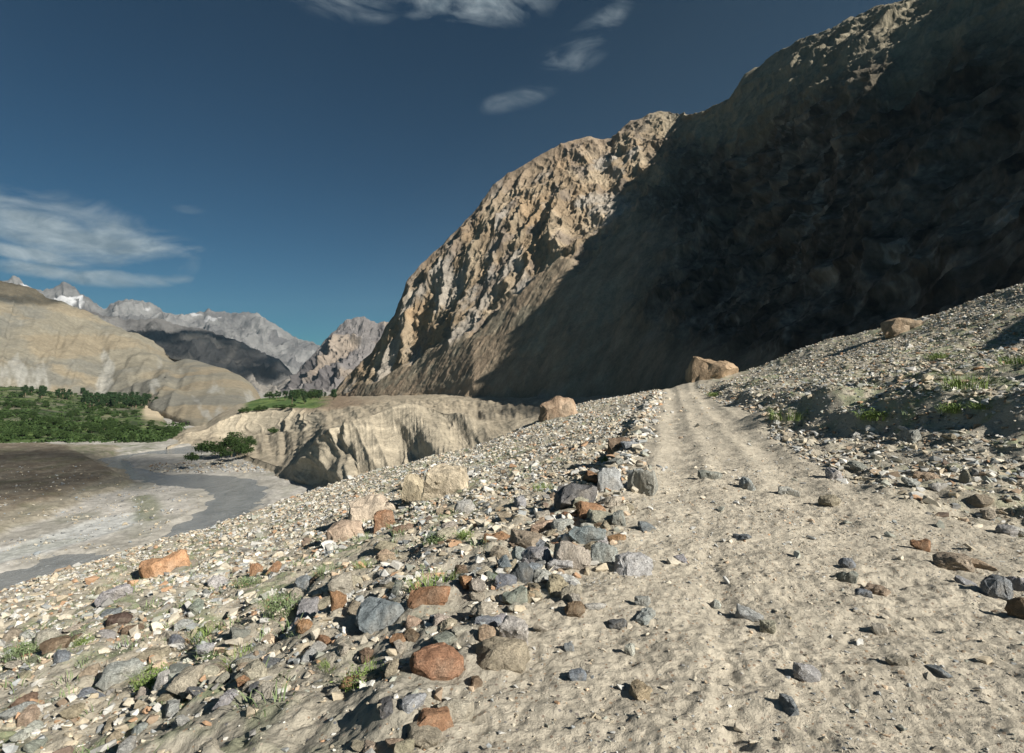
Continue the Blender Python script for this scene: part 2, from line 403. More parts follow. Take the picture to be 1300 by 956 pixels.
rib = ridged((G + 6 * xyz(perlin(G / 25), perlin(G / 25 + 9), 0)) * np.array([1, 1, 0.22]) / 34.0 + 7.7, 5, 0.52) - 0.9
crag = fbm(G / 14.0 + 1.3, 4, 0.6)
fine = ridged(G * np.array([1, 1, 0.25]) / 11.0 + 2.2, 4, 0.6) - 0.8
strata = perlin(np.stack([G[..., 0] * 0.01, G[..., 1] * 0.01, (G[..., 2] + 0.5 * G[..., 1] * 0.4) / 7.0], -1))
edgefade = 1 - (0.75 - 0.35 * darkz) * sstep(3.75, 4.0, T2) * (T2 < 4.05)
narrow = sstep(405, 500, U2) * 0.8 + 0.2
soft = 1 - 0.4 * darkz * sstep(3.1, 3.5, T2)
band = ridged(G @ np.array([[.35, .2, .1], [.1, .35, .2], [1.1, .3, .9]]) / 30 + 4, 4, 0.5) - 0.8
D = soft * rockam * (darkz * 4.0 * band + (5.5 + 3 * darkz) * big + 4.6 * rib + (1.0 + 2.2 * darkz) * crag + 1.5 * fine + 0.8 * strata) * edgefade * narrow * np.where(T2 > 4.1, 0.3, 1)
cl_ = G[..., 0] * 0.78 - G[..., 1] * 0.62 + 5 * perlin(G / 60); down = fbm(np.stack([cl_ / 15.0, G[..., 2] / 110.0, T2 * 0], -1) + 3, 5, 0.6)
D = D + screezone * (0.8 * down * sstep(1.0, 1.4, T2) + 0.5 * fbm(G / 6.0, 3))
near = np.clip(np.linalg.norm(G[..., :2], axis=2) / 400.0, 0.35, 1.0)
G2 = G + N * (D * near)[..., None]
# albedo
c_cliff = mixc(np.broadcast_to(np.array([0.26, 0.20, 0.135]), G.shape), np.array([0.34, 0.275, 0.195]), sstep(-0.1, 0.5, fbm(G * np.array([1, 1, .25]) / 30 + 9, 5)))
c_cliff = mixc(c_cliff, np.array([0.33, 0.235, 0.145]), 0.7 * sstep(0.1, 0.55, fbm(G * np.array([1, 1, .5]) / 45 + 19, 4)))
c_cliff = mixc(c_cliff, np.array([0.19, 0.16, 0.135]), 0.7 * sstep(0.1, 0.5, fbm(G * np.array([1, 1, .4]) / 28 + 29, 5)))
c_cliff = mixc(c_cliff, np.array([0.34, 0.325, 0.30]), 0.6 * sstep(0.15, 0.5, fbm(G * np.array([1, 1, .2]) / 40 + 39, 4)))
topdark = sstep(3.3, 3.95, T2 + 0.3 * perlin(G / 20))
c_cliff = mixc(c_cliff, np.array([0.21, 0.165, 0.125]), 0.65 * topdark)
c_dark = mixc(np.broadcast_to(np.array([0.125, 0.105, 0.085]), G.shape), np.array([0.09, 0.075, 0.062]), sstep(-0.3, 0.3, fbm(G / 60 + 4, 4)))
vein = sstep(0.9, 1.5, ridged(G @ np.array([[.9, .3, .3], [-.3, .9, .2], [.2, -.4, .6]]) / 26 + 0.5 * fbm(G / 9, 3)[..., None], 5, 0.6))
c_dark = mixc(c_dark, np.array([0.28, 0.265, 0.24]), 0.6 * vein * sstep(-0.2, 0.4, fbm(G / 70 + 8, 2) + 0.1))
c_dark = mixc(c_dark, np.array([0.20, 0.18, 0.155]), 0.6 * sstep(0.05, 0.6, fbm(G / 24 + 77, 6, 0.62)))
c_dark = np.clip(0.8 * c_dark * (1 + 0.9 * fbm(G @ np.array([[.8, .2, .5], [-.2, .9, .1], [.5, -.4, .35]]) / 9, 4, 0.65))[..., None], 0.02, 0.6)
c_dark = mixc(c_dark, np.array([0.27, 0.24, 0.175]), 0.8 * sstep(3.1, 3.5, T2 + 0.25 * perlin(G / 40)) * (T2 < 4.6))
c_scr = mixc(np.broadcast_to(np.array([0.30, 0.245, 0.175]), G.shape), np.array([0.285, 0.22, 0.155]), sstep(-0.25, 0.25, down))
c_scr = c_scr * (1 + 0.35 * down)[..., None]
c_scr = mixc(c_scr, np.array([0.27, 0.25, 0.19]), 0.6 * sstep(0.1, 0.5, fbm(G / 30 + 60, 4)))
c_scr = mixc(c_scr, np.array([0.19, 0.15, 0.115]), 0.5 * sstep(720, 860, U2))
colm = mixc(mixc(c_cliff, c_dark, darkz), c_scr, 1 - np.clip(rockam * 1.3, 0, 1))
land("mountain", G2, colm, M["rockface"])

# ---- apron: river bank, badland bluff and terrace at the mountain's foot
print("apron")
cu = [212, 235, 262, 280, 300, 330, 360, 378, 395, 415, 445, 473, 505, 537, 560, 605, 680, 800, 1000]
R0 = list(zip(cu, [572, 566, 572, 578, 588, 602, 614, 620, 626, 626, 622, 618, 614, 608, 606, 598, 585, 570, 550], [440, 400, 365, 335, 300, 262, 243, 233, 222, 219, 217, 213, 211, 203, 196, 190, 170, 150, 130]))
R1 = list(zip(cu, [570, 562, 566, 571, 580, 593, 606, 614, 617, 617, 614, 611, 608, 602, 600, 590, 573, 558, 538], [450, 420, 385, 352, 320, 285, 258, 240, 228, 225, 222, 218, 217, 208, 200, 193, 172, 152, 132]))
R2 = list(zip(cu, [568, 559, 562, 566, 573, 584, 594, 588, 564, 546, 536, 528, 521, 516, 521, 536, 532, 520, 500], [455, 430, 405, 375, 345, 310, 275, 250, 242, 243, 247, 252, 262, 270, 245, 225, 205, 185, 160]))
R3 = list(zip(cu, [564, 553, 556, 556, 554, 550, 547, 548, 545, 536, 529, 521, 516, 511, 513, 520, 515, 512, 490], [470, 450, 450, 450, 450, 440, 410, 370, 345, 335, 330, 330, 335, 345, 330, 310, 290, 240, 180]))
R4 = list(zip(cu, [560, 550, 546, 534, 525, 520, 518, 519, 520, 517, 514, 511, 509, 507, 507, 508, 508, 508, 485], [480, 460, 465, 470, 478, 482, 475, 460, 445, 435, 430, 430, 430, 425, 415, 400, 360, 280, 200]))
R5 = list(zip(cu, [557, 545, 538, 524, 514, 506, 504, 503, 503, 503, 503, 502, 501, 500, 499, 499, 500, 498, 475], [560, 520, 560, 620, 680, 720, 740, 750, 750, 735, 690, 640, 590, 560, 530, 490, 430, 330, 220]))
us = np.linspace(212, 1000, 920)
R0 = [(u, v, float(np.linalg.norm(at_z(u, v, -45.6)[:2]))) if u <= 420 else (u, v, d) for u, v, d in R0]
R1 = [(u, v - 2, float(np.linalg.norm(at_z(u, v - 2, -43.6)[:2]))) if u <= 420 else (u, v, d) for u, v, d in R1]
R1 = [(u, v, d * (1 - 0.10 * min(1, max(0, (u - 395) / 50)))) for u, v, d in R1]; R0 = [(u, v, d * (1 - 0.12 * min(1, max(0, (u - 395) / 50)))) for u, v, d in R0]
R2 = [(u, v, max(d, dict((a, c) for a, b, c in R1)[u] + 6)) for u, v, d in R2]; R3 = [(u, v, max(d, dict((a, c) for a, b, c in R2)[u] + 6)) for u, v, d in R3]
G, T = loft([[(u, v + 8, d * 0.99) for u, v, d in R0], R0, R1, R2, R3, R4, R5, [(u, v + 40, d * 1.2) for u, v, d in R5]], us, [6, 30, 210, 110, 90, 60, 6], 5)
N = normals(G); N *= np.sign(np.sum(N * (np.array([0, 0, 60.0]) - G), axis=2).mean())
U2 = np.broadcast_to(us[None], G.shape[:2]); T2 = np.broadcast_to(T[:, None], G.shape[:2])
blu2 = (1 - 0.75 * sstep(545, 640, U2)) * sstep(1.9, 2.1, T2) * (1 - sstep(2.93, 3.12, T2)) * sstep(366, 384, U2)
blu1 = sstep(3.9, 4.1, T2) * (1 - sstep(4.95, 5.1, T2)) * (1 - sstep(395, 420, U2)) * sstep(270, 290, U2)
wp = 0.12 * fbm(G / 25.0, 2)
g2 = ridged(np.stack([U2 / 23.0 + (T2 - 2) * 1.1 + wp, T2 * 0.5, G[..., 1] / 60], -1) + 2, 4, 0.5)
g2b = perlin(np.stack([U2 / 42.0 + (T2 - 2) * 1.5 + .3, T2 * 0.2, T2 * 0], -1) + 12)
g1 = ridged(np.stack([U2 / 19.0 + 0.7 * fbm(G / 30, 2), T2 * 0.3, T2 * 0], -1) + 5, 4, 0.55)
D = blu2 * (0.25 + 0.75 * sstep(385, 440, U2)) * ((0.7 + 3.0 * np.exp(-((U2 - 400) / 32) ** 2)) * (g2 - 0.8) + 6.5 * g2b + 0.5 * perlin(np.stack([G[..., 0] / 60, G[..., 1] / 60, G[..., 2] / 1.6], -1)) + 0.12 * ridged(np.stack([U2 / 5.0 + (T2 - 2) * 0.8, T2 * 0.5, T2 * 0], -1) + 4, 3) + 0.3 * fbm(G / 5.0, 3)) + blu1 * 1.8 * (g1 - 0.8)
slope = sstep(1.0, 1.2, T2) * (1 - blu2) * (1 - blu1)
D += slope * (1.0 * fbm(G / 12.0, 4) + 1.3 * fbm(np.stack([U2 / 14.0, T2 * 1.0, T2 * 0], -1), 3) * sstep(3, 3.3, T2) * (1 - sstep(4.8, 5.0, T2)))
G2 = G + N * D[..., None]
ca = mixc(np.broadcast_to(np.array([0.38, 0.33, 0.25]), G.shape), np.array([0.33, 0.285, 0.215]), sstep(-0.3, 0.3, fbm(G / 22, 5)))
ca = mixc(ca, np.array([0.41, 0.36, 0.275]), np.clip(blu2 + blu1, 0, 1))
ca = ca * (1 + 0.22 * np.clip(blu2 + blu1, 0, 1) * perlin(np.stack([G[..., 0] / 70, G[..., 1] / 70, G[..., 2] / 1.3], -1)) + 0.2 * fbm(G / 2.5, 3))[..., None]
ca = mixc(ca, np.array([0.20, 0.14, 0.095]), 0.75 * np.exp(-((U2 - 430) / 45) ** 2) * sstep(4.6, 5.0, T2))
ca = mixc(ca, np.array([0.31, 0.265, 0.2]), sstep(5.2, 5.8, T2) * sstep(430, 470, U2))
grn = sstep(5.03, 5.08, T2) * (1 - sstep(398, 425, U2 + 10 * perlin(G / 20))) * sstep(305, 318, U2)
ca = mixc(ca, mixc(np.broadcast_to(np.array([0.075, 0.125, 0.04]), G.shape), np.array([0.13, 0.18, 0.06]), sstep(-.2, .2, perlin(G * np.array([1, .3, 1]) / 20))), grn)
ca = mixc(ca, np.array([0.46, 0.43, 0.38]), (1 - sstep(1.0, 1.6, T2)) * 0.7)
GA = G2; land("hillside", G2, ca, M["apron"])

# ---- valley floor with the river bed
print("valley")
ZR = -45.0
def px_poly(pts, z=ZR): return np.array([at_z(u, v, z)[:2] for u, v in pts])
def sd_poly(x, y, poly):                # >0 outside
    best = np.full(x.shape, 1e9); inside = np.zeros(x.shape, bool); n = len(poly)
    for i in range(n):
        a, b = poly[i], poly[(i + 1) % n]; e = b - a
        t = np.clip(((x - a[0]) * e[0] + (y - a[1]) * e[1]) / (e @ e + 1e-9), 0, 1)
        best = np.minimum(best, np.hypot(x - a[0] - t * e[0], y - a[1] - t * e[1]))
        c = (a[1] > y) != (b[1] > y)
        with np.errstate(divide="ignore", invalid="ignore"):
            xi = (b[0] - a[0]) * (y - a[1]) / (b[1] - a[1]) + a[0]
        inside ^= c & (x < xi)
    return np.where(inside, -best, best)
riverA = px_poly([(-420, 790), (-200, 760), (0, 727), (45, 716), (84, 705), (112, 704), (150, 704), (200, 684), (235, 660), (243, 655), (262, 645), (268, 633), (258, 622), (235, 617), (205, 615), (178, 611), (160, 602), (150, 594), (128, 588),
                  (128, 582), (165, 576), (190, 574), (160, 581), (162, 588), (185, 597), (220, 603), (262, 602), (300, 604), (328, 610), (340, 622), (330, 640), (300, 660), (260, 690), (200, 725), (120, 765), (0, 830), (-200, 900), (-420, 960)])
riverB = px_poly([(222, 548), (246, 548), (262, 553), (278, 560), (276, 570), (262, 575), (235, 577), (205, 577), (190, 576), (190, 573), (215, 570), (240, 566), (238, 560), (226, 554)])
pool = px_poly([(95, 672), (130, 660), (170, 655), (180, 660), (165, 670), (120, 685), (60, 703), (20, 712), (-60, 730), (-60, 712), (20, 696)])
brown = px_poly([(-500, 575), (-100, 566), (0, 565), (60, 563), (88, 567), (120, 582), (150, 597), (148, 603), (100, 622), (60, 637), (0, 654), (-150, 690), (-500, 750)], -42.5)
bank = px_poly([(-500, 560), (150, 566), (165, 590), (182, 604), (160, 622), (120, 630), (80, 650), (20, 672), (-60, 700), (-500, 800)], -44)
vx, vy = polar_grid(0, 0, -68, 14, 900, 80, 1500, 800)
P = xyz(vx, vy, 0)
sdA = sd_poly(vx, vy, riverA); sdB = sd_poly(vx, vy, riverB); sdP = sd_poly(vx, vy, pool); sdr = np.minimum(sdA, sdB) + 3.2 * fbm(P / 13, 5, 0.6)
sdbr = sd_poly(vx, vy, brown) + 2.5 * fbm(P / 18, 3); sdbk = sd_poly(vx, vy, bank) + 3.5 * fbm(P / 12 + 5, 4)
vz = ZR + np.clip(sdr * 0.25, -1.5, 0.7) + 0.22 * fbm(P / 16, 4) * sstep(0, 6, sdr) + np.clip(sdr - 8, 0, 200) * 0.004
vz += 1.5 * (1 - sstep(-6, 1, sdbk)) * sstep(2, 8, sdr) + 0.35 * fbm(P / 5 + 3, 3) * (1 - sstep(-6, 1, sdbk))
vz += 1.3 * (1 - sstep(-5, 1, sdbr)) + 0.5 * fbm(P / 9, 4) * (1 - sstep(-5, 1, sdbr))
vz -= 0.45 * (1 - sstep(-1.5, 1.5, sdP + 1.5 * fbm(P / 10, 3)))
pale = np.array([0.44, 0.42, 0.385]); cf = mixc(np.broadcast_to(pale, P.shape), np.array([0.33, 0.315, 0.28]), sstep(-0.2, 0.4, fbm(P / 30, 5)))
cf = mixc(cf, np.array([0.46, 0.47, 0.46]), 0.8 * (1 - sstep(-1, 3, sdP)))
cf = mixc(cf, np.array([0.27, 0.245, 0.195]), (1 - sstep(-3, 1, sdbk)))
cf = mixc(cf, np.array([0.15, 0.125, 0.095]), (1 - sstep(-3, 1, sdbr)) * np.clip(0.8 + 0.5 * fbm(P / 9, 4), 0, 1))
cf = cf * (1 + 0.25 * fbm(P / 3.0 + 2, 4, 0.7) * sstep(0, 3, sdr))[..., None]
vz = vz + 0.18 * fbm(P / 3.0 + 2, 4, 0.7) * sstep(1, 4, sdr)
vg = sstep(0.12, 0.5, fbm(P * np.array([1, .5, 1]) / 14 + 70, 4)) * sstep(2, 6, sdr)
strip = np.exp(-((sd_poly(vx, vy, px_poly([(108, 572), (150, 568), (188, 566), (186, 571), (150, 577), (112, 580)])) - 0) / 6.0) ** 2)
strip2 = np.exp(-(np.clip(sd_poly(vx, vy, px_poly([(176, 634), (186, 632), (196, 645), (190, 662), (178, 660), (182, 648)])), 0, 99) / 2.5) ** 2)
cf = mixc(cf, np.array([0.12, 0.14, 0.07]), np.clip(0.45 * vg * (1 - sstep(-3, 1, sdbr) * 0) * (np.hypot(vx, vy) > 150) * 0.5 + 0.7 * strip * np.clip(.5 + 1.5 * perlin(P / 3), 0, 1) + 0.6 * strip2, 0, 0.85))
FCv = grid_faces(800, 900)[:, ::-1]
tag(link("valley_floor", mesh_np("valley_floor", xyz(vx, vy, vz), FCv, cf), M["floor"]), kind="structure")

t = NT("river_water"); v = t.mapping((1, 0.6, 1))
n = t.noise(0.9, 5, 0.65, v, 0.4); n_ = t.noise(0.09, 6, 0.65, v, 1.5)
cr = t.n("ShaderNodeValToRGB"); t.l(n_, cr.inputs[0]); cr.color_ramp.elements[0].position = 0.35; cr.color_ramp.elements[1].position = 0.65
cr.color_ramp.elements[0].color = (0.15, 0.16, 0.162, 1); cr.color_ramp.elements[1].color = (0.24, 0.25, 0.25, 1)
rf = t.noise(1.3, 6, 0.75, v, 0.8); rz = t.noise(0.035, 3, 0.6, v)
mxw = t.n("ShaderNodeMix", data_type="RGBA"); t.l(t.math("MULTIPLY", t.rng(rf, 0.56, 0.68, 0, 1), t.rng(rz, 0.48, 0.6, 0.12, 0.75)), mxw.inputs["Factor"]); t.l(cr.outputs[0], mxw.inputs[6]); mxw.inputs[7].default_value = (0.5, 0.52, 0.52, 1)
t.l(mxw.outputs[2], t.b.inputs["Base Color"]); t.b.inputs["Roughness"].default_value = 0.12; t.b.inputs["Specular IOR Level"].default_value = 0.35
t.bump(n, 0.5, 0.9); M["water"] = t.m
wx, wy = polar_grid(0, 0, -66, 6, 60, 85, 640, 60)
tag(link("river", mesh_np("river", xyz(wx, wy, ZR - 0.02), grid_faces(60, 60)[:, ::-1]), M["water"]), kind="structure")

# ---- green terraces across the river
base = [(-420, 575), (-100, 566), (0, 564), (80, 561), (130, 560), (180, 563), (215, 560), (226, 551), (240, 547), (262, 544), (285, 542)]
ft = [(u, v, float(np.linalg.norm(at_z(u, v, -44.4)[:2]))) for u, v in base]
topp = [(-420, 470, 900), (-100, 486, 930), (0, 491, 950), (40, 493, 960), (60, 497, 980), (90, 501, 1000), (130, 504, 1010), (180, 504, 1010), (200, 508, 1000), (215, 520, 960), (240, 532, 900), (262, 538, 850), (285, 540, 820)]
us = np.linspace(-420, 285, 620)
sk = lambda rr, dv, k: [(u, v + dv, d * k) for u, v, d in rr]
G, T = loft([sk(ft, 3, 0.985), ft, lerp_rows(ft, topp, 0.25, 0.42), topp, sk(topp, 20, 1.2)], us, [5, 90, 110, 5], 3)
T2 = np.broadcast_to(T[:, None], G.shape[:2]); U2 = np.broadcast_to(us[None], G.shape[:2]); r2 = np.linalg.norm(G[..., :2], axis=2)
step = (r2 + 30 * perlin(G / 90)) / 38.0; fr = step - np.floor(step)
G[..., 2] += (1.3 * (sstep(0, 0.25, fr) - fr) + 0.7 * fbm(G / 30, 4)) * sstep(1.0, 1.1, T2)
cell = np.floor(step) * 7.3 + np.floor((G[..., 0] + 25 * perlin(G / 60)) / (34 + 0 * r2)); h = np.modf(np.abs(np.sin(cell * 12.9898) * 43758.5))[0]
cg = mixc(np.broadcast_to(np.array([0.05, 0.078, 0.032]), G.shape), np.array([0.10, 0.145, 0.045]), h)
cg = mixc(cg, np.array([0.21, 0.20, 0.13]), sstep(0.72, 0.8, h) * 0.6 * sstep(1.6, 2.0, T2))
cg = mixc(cg, np.array([0.035, 0.05, 0.025]), 0.85 * sstep(0.0, 0.3, fbm(G / 16 + 9, 4)))
cg = mixc(cg, np.array([0.17, 0.16, 0.12]), 0.6 * sstep(0.1, 0.4, fbm(G / 28 + 29, 4)) * sstep(1.3, 2, T2))
cg = mixc(cg, np.array([0.30, 0.27, 0.2]), 0.8 * sstep(0.86, 0.92, fr) * sstep(-.1, .3, perlin(G / 50 + 4)))
scar = np.exp(-(((U2 - 195) / 13) ** 4 + ((T2 - 2.45) / 0.33) ** 4)); cg = mixc(cg, np.array([0.50, 0.42, 0.30]), np.clip(scar * 1.4, 0, 1))
cg = mixc(cg, np.array([0.30, 0.28, 0.23]), sstep(215, 232, U2) * sstep(-0.15, 0.2, fbm(G / 30 + 14, 3)) * 0.8)
GF = G; land("fields", G, cg, M["floor"])

# ---- sandy hill across the valley
print("hills")
hb = [(-500, 500, 1050), (-100, 500, 1050), (0, 500, 1060), (60, 505, 1080), (130, 508, 1100), (175, 512, 930), (200, 521, 760), (225, 530, 640), (245, 536, 585), (270, 540, 560), (300, 541, 560), (345, 540, 560)]
hs = [(-500, 300, 1500), (-200, 320, 1600), (-60, 345, 1680), (0, 357, 1700), (30, 366, 1690), (60, 377, 1670), (100, 392, 1640), (125, 403, 1620), (150, 416, 1590), (185, 430, 1540), (205, 440, 1500), (222, 452, 1400), (232, 455, 1330),
      (255, 459, 1250), (285, 468, 1150), (305, 477, 1080), (318, 487, 1030), (328, 500, 980), (336, 516, 900), (345, 530, 800)]
us = np.linspace(-500, 345, 560)
hm = lerp_rows(hb, hs, 0.42, 0.5)
G, T = loft([sk(hb, 20, 0.97), hb, hm, hs, sk(hs, 30, 1.15), sk(hs, 150, 1.5)], us, [6, 130, 130, 20, 6], 3)
N = normals(G); N *= np.sign(np.sum(N * (np.array([0, 0, 60.0]) - G), axis=2).mean())
T2 = np.broadcast_to(T[:, None], G.shape[:2]); U2 = np.broadcast_to(us[None], G.shape[:2])
gul = ridged(np.stack([U2 / 62.0 - T2 * 0.55, T2 * 0.5, T2 * 0], -1) + 8, 4, 0.45)
D = -8 * (gul - 0.7) * 1.0 * sstep(1.15, 1.9, T2) * (1 - 0.8 * sstep(3.7, 4.0, T2)) * (1 - 0.6 * sstep(2.6, 3, T2)) + 7 * fbm(G / 120, 6) + 2.2 * ridged(np.stack([U2 / 15.0 - T2 * 1.2, T2 * 0.8, T2 * 0], -1), 3) + 7 * np.exp(-((U2 - 222 - 12 * (3 - T2)) / 14) ** 2) * -1 * sstep(1.3, 2, T2)
G2 = G + N * (D * (1 - 0.8 * sstep(215, 245, U2)))[..., None]
chh = mixc(np.broadcast_to(np.array([0.24, 0.218, 0.168]), G.shape), np.array([0.195, 0.187, 0.158]), sstep(-0.2, 0.4, fbm(G / 160, 5)))
chh = mixc(chh, np.array([0.265, 0.225, 0.16]), sstep(0.0, 0.4, fbm(G / 120 + 30, 4)))
chh = mixc(chh, np.array([0.36, 0.355, 0.325]), 0.7 * sstep(0.25, 0.6, fbm(np.stack([U2 / 30, T2 * 1.2, 0 * T2], -1) + 6, 4)) * (1 - sstep(2.2, 2.8, T2)))
land("sandy_hill", G2, chh, M["hill"])

# ---- far ranges
def far_range(name, skyl, drop, dk, ncol, nrow, amp, colf, seed, foot_v=None):
    u0, u1 = skyl[0][0], skyl[-1][0]; us = np.linspace(u0, u1, ncol)
    s_ = np.array(skyl, float)
    ft = s_.copy(); ft[:, 1] = foot_v if foot_v else s_[:, 1] + drop; ft[:, 2] *= dk
    md = lerp_rows(ft, s_, 0.45, 0.5)
    G, T = loft([ft, md, s_, sk(skyl, 25, 1.1), sk(skyl, 120, 1.3)], us, [nrow, nrow, 12, 5], 1)
    N = normals(G); N *= np.sign(np.sum(N * (np.array([0, 0, 60.0]) - G), axis=2).mean())
    sc = skyl[0][2]; T2 = np.broadcast_to(T[:, None], G.shape[:2])
    g = ridged(G * np.array([1, 1, 0.6]) / (sc * 0.06) + seed, 6, 0.55) - 0.9; c = fbm(G / (sc * 0.012) + seed, 4, 0.6)
    D = amp * sc * (0.020 * g + 0.004 * c) * np.where(T2 > 2.02, 0.3, 1) * (1 - 0.8 * sstep(1.7, 1.98, T2))
    G2 = G + N * D[..., None]
    G2[..., 2] += (T2 > 1.0) * amp * sc * 0.0045 * fbm(np.stack([np.broadcast_to(us[None], T2.shape) / 9, 0 * T2, 0 * T2 + seed], -1), 4) * sstep(1.0, 2.0, T2)
    return land(name, G2, colf(G, T2, g, c), M["far"])
def snowcol(G, T2, g, c):
    k = mixc(np.broadcast_to(np.array([0.20, 0.195, 0.19]), G.shape), np.array([0.13, 0.125, 0.125]), sstep(-.3, .3, fbm(G / 350, 5)))
    zz = G[..., 2]; sn = sstep(0.0, 0.5, (zz - 1040) / 260 + 1.3 * fbm(G * np.array([1, 1, .6]) / 160 + 5, 5)) * sstep(900, 1000, zz)
    sn = np.maximum(sn, 0.75 * sstep(0.35, 0.6, fbm(G * np.array([1, 1, .35]) / 220 + 15, 5)) * sstep(450, 800, zz))
    return mixc(k, np.array([0.8, 0.81, 0.83]), sn * 0.9)
far_range("far_mountains", [(-400, 330, 7000), (-150, 345, 7000), (-20, 362, 7000), (5, 356, 7000), (18, 352, 7000), (30, 358, 7000), (42, 367, 7000), (55, 370, 7000), (68, 364, 7000), (80, 359, 7000), (90, 362, 7000), (100, 369, 7000), (115, 378, 7000), (128, 388, 7000),
           (133, 390, 7000), (148, 381, 7000), (162, 378, 7000), (175, 381, 7000), (186, 383, 7000), (195, 386, 7000), (210, 395, 7000), (225, 398, 7000), (250, 396, 7000), (275, 394, 7000), (300, 396, 7000), (318, 397, 7000), (330, 400, 7000), (345, 410, 7000),
           (360, 417, 7000), (378, 428, 7000), (395, 434, 7000), (410, 440, 7000), (430, 430, 7000), (520, 430, 7000)], 150, 0.62, 620, 140, 0.7, snowcol, 3.0, 520)
def greycol(G, T2, g, c):
    k = mixc(np.broadcast_to(np.array([0.15, 0.145, 0.14]), G.shape), np.array([0.10, 0.097, 0.095]), sstep(-.3, .3, fbm(G / 200, 5)))
    return mixc(k, np.array([0.33, 0.30, 0.26]), sstep(0.1, 0.5, fbm(G / 150 + 44, 4)) * 0.5)
far_range("shadow_ridge", [(-200, 372, 3300), (0, 374, 3300), (60, 380, 3300), (110, 392, 3300), (150, 404, 3300), (200, 404, 3300), (230, 412, 3300), (262, 418, 3300), (285, 428, 3300), (300, 430, 3300), (320, 440, 3300), (340, 450, 3300), (356, 458, 3300), (368, 470, 3300), (376, 490, 3300), (385, 520, 3300)],
          120, 0.72, 460, 120, 0.6, greycol, 6.0, 530)  # added ridge; its skyline follows a cloud shadow's edge on the far slopes
def peakcol(G, T2, g, c):
    k = mixc(np.broadcast_to(np.array([0.20, 0.185, 0.18]), G.shape), np.array([0.13, 0.12, 0.12]), sstep(-.3, .3, fbm(G / 150, 5)))
    return mixc(k, np.array([0.36, 0.29, 0.22]), sstep(0.0, 0.5, fbm(G / 170 + 4, 4)) * 0.6)
far_range("grey_peak", [(330, 525, 2600), (345, 512, 2600), (355, 498, 2600), (368, 482, 2600), (380, 470, 2600), (392, 455, 2600), (404, 441, 2600), (413, 432, 2600), (424, 420, 2600), (432, 411, 2600), (443, 403, 2600), (455, 401, 2600), (464, 402, 2600), (470, 408, 2600), (480, 410, 2600), (488, 407, 2600), (496, 409, 2600),
           (520, 400, 2600), (620, 380, 2600)], 120, 0.72, 420, 130, 0.6, peakcol, 9.0, 530)

#<<P2
# ------------------------------------------------------------------ stones
print("stones")
def rock_bm(seed, shape, npts=16, hi=True):
    r = np.random.default_rng(seed); bm = bmesh.new()
    ax = {"block": (1, .8, .75), "slab": (1, .75, .38), "round": (1, .85, .7), "wedge": (1, .7, .7)}[shape]
    n = npts * (2 if shape == "round" else 1)
    p = r.normal(size=(n, 3)); p /= np.linalg.norm(p, axis=1)[:, None]
    if shape != "round": p = np.sign(p) * np.abs(p) ** 0.6; p /= np.abs(p).max(1)[:, None] ** 0.55 * np.linalg.norm(p, axis=1)[:, None] ** 0.45
    p *= np.array(ax) * 0.5 * (0.86 + 0.14 * r.random((n, 1)))
    if shape == "wedge": p[:, 2] *= 0.35 + 0.75 * (p[:, 0] + 0.5)
    vs = [bm.verts.new(q) for q in p]
    res = bmesh.ops.convex_hull(bm, input=vs)
    bmesh.ops.delete(bm, geom=[v for v in bm.verts if not v.link_faces], context="VERTS")
    if hi:
        bmesh.ops.dissolve_limit(bm, angle_limit=R(14), verts=bm.verts, edges=bm.edges)
        bmesh.ops.bevel(bm, geom=bm.edges[:], offset=0.014 if shape != "round" else 0.04, segments=1 if shape != "round" else 2, affect="EDGES", profile=0.6, clamp_overlap=True)
        bmesh.ops.triangulate(bm, faces=bm.faces)
        for it in range(4):
            big = [e for e in bm.edges if e.calc_length() > 0.13]
            if not big or len(bm.verts) > 1400: break
            bmesh.ops.subdivide_edges(bm, edges=big, cuts=1)
            bmesh.ops.triangulate(bm, faces=bm.faces)
        co = np.array([v.co for v in bm.verts]); nn = np.array([v.normal for v in bm.verts])
        d = 0.045 * fbm(co * 2.6 + seed, 4) + 0.022 * ridged(co * np.array([4, 4, 13]) + seed, 3) - 0.03 * sstep(0.75, 1.0, 1 - np.abs(perlin(co * 2.1 + seed + 5)) * 2.5)
        co = co + nn * d[:, None]
        for v, q in zip(bm.verts, co): v.co = q
    bm.normal_update()
    return bm
def rock_mesh(name, seed, shape, npts=16, hi=True):
    bm = rock_bm(seed, shape, npts, hi); me = bpy.data.meshes.new(name); bm.to_mesh(me); bm.free()
    for p in me.polygons: p.use_smooth = hi
    if hi: me.set_sharp_from_angle(angle=R(28))
    me.materials.append(M["stone"]); return me
COL = {"cream": (0.54, 0.495, 0.405), "white": (0.64, 0.63, 0.59), "tan": (0.44, 0.38, 0.285), "pale grey": (0.46, 0.465, 0.455), "blue grey": (0.28, 0.31, 0.33), "dark grey": (0.17, 0.175, 0.18),
       "rust orange": (0.41, 0.245, 0.145), "brown": (0.26, 0.19, 0.135), "greenish grey": (0.33, 0.35, 0.31), "peach": (0.52, 0.40, 0.29), "dark brown": (0.13, 0.09, 0.075), "orange brown": (0.285, 0.21, 0.14)}
def jit(c, k=0.12): f = 1.22 + rng.uniform(-k, k); return tuple(np.clip(np.array(COL[c]) * f * (1 + rng.uniform(-0.04, 0.04, 3)), 0.02, 0.8))

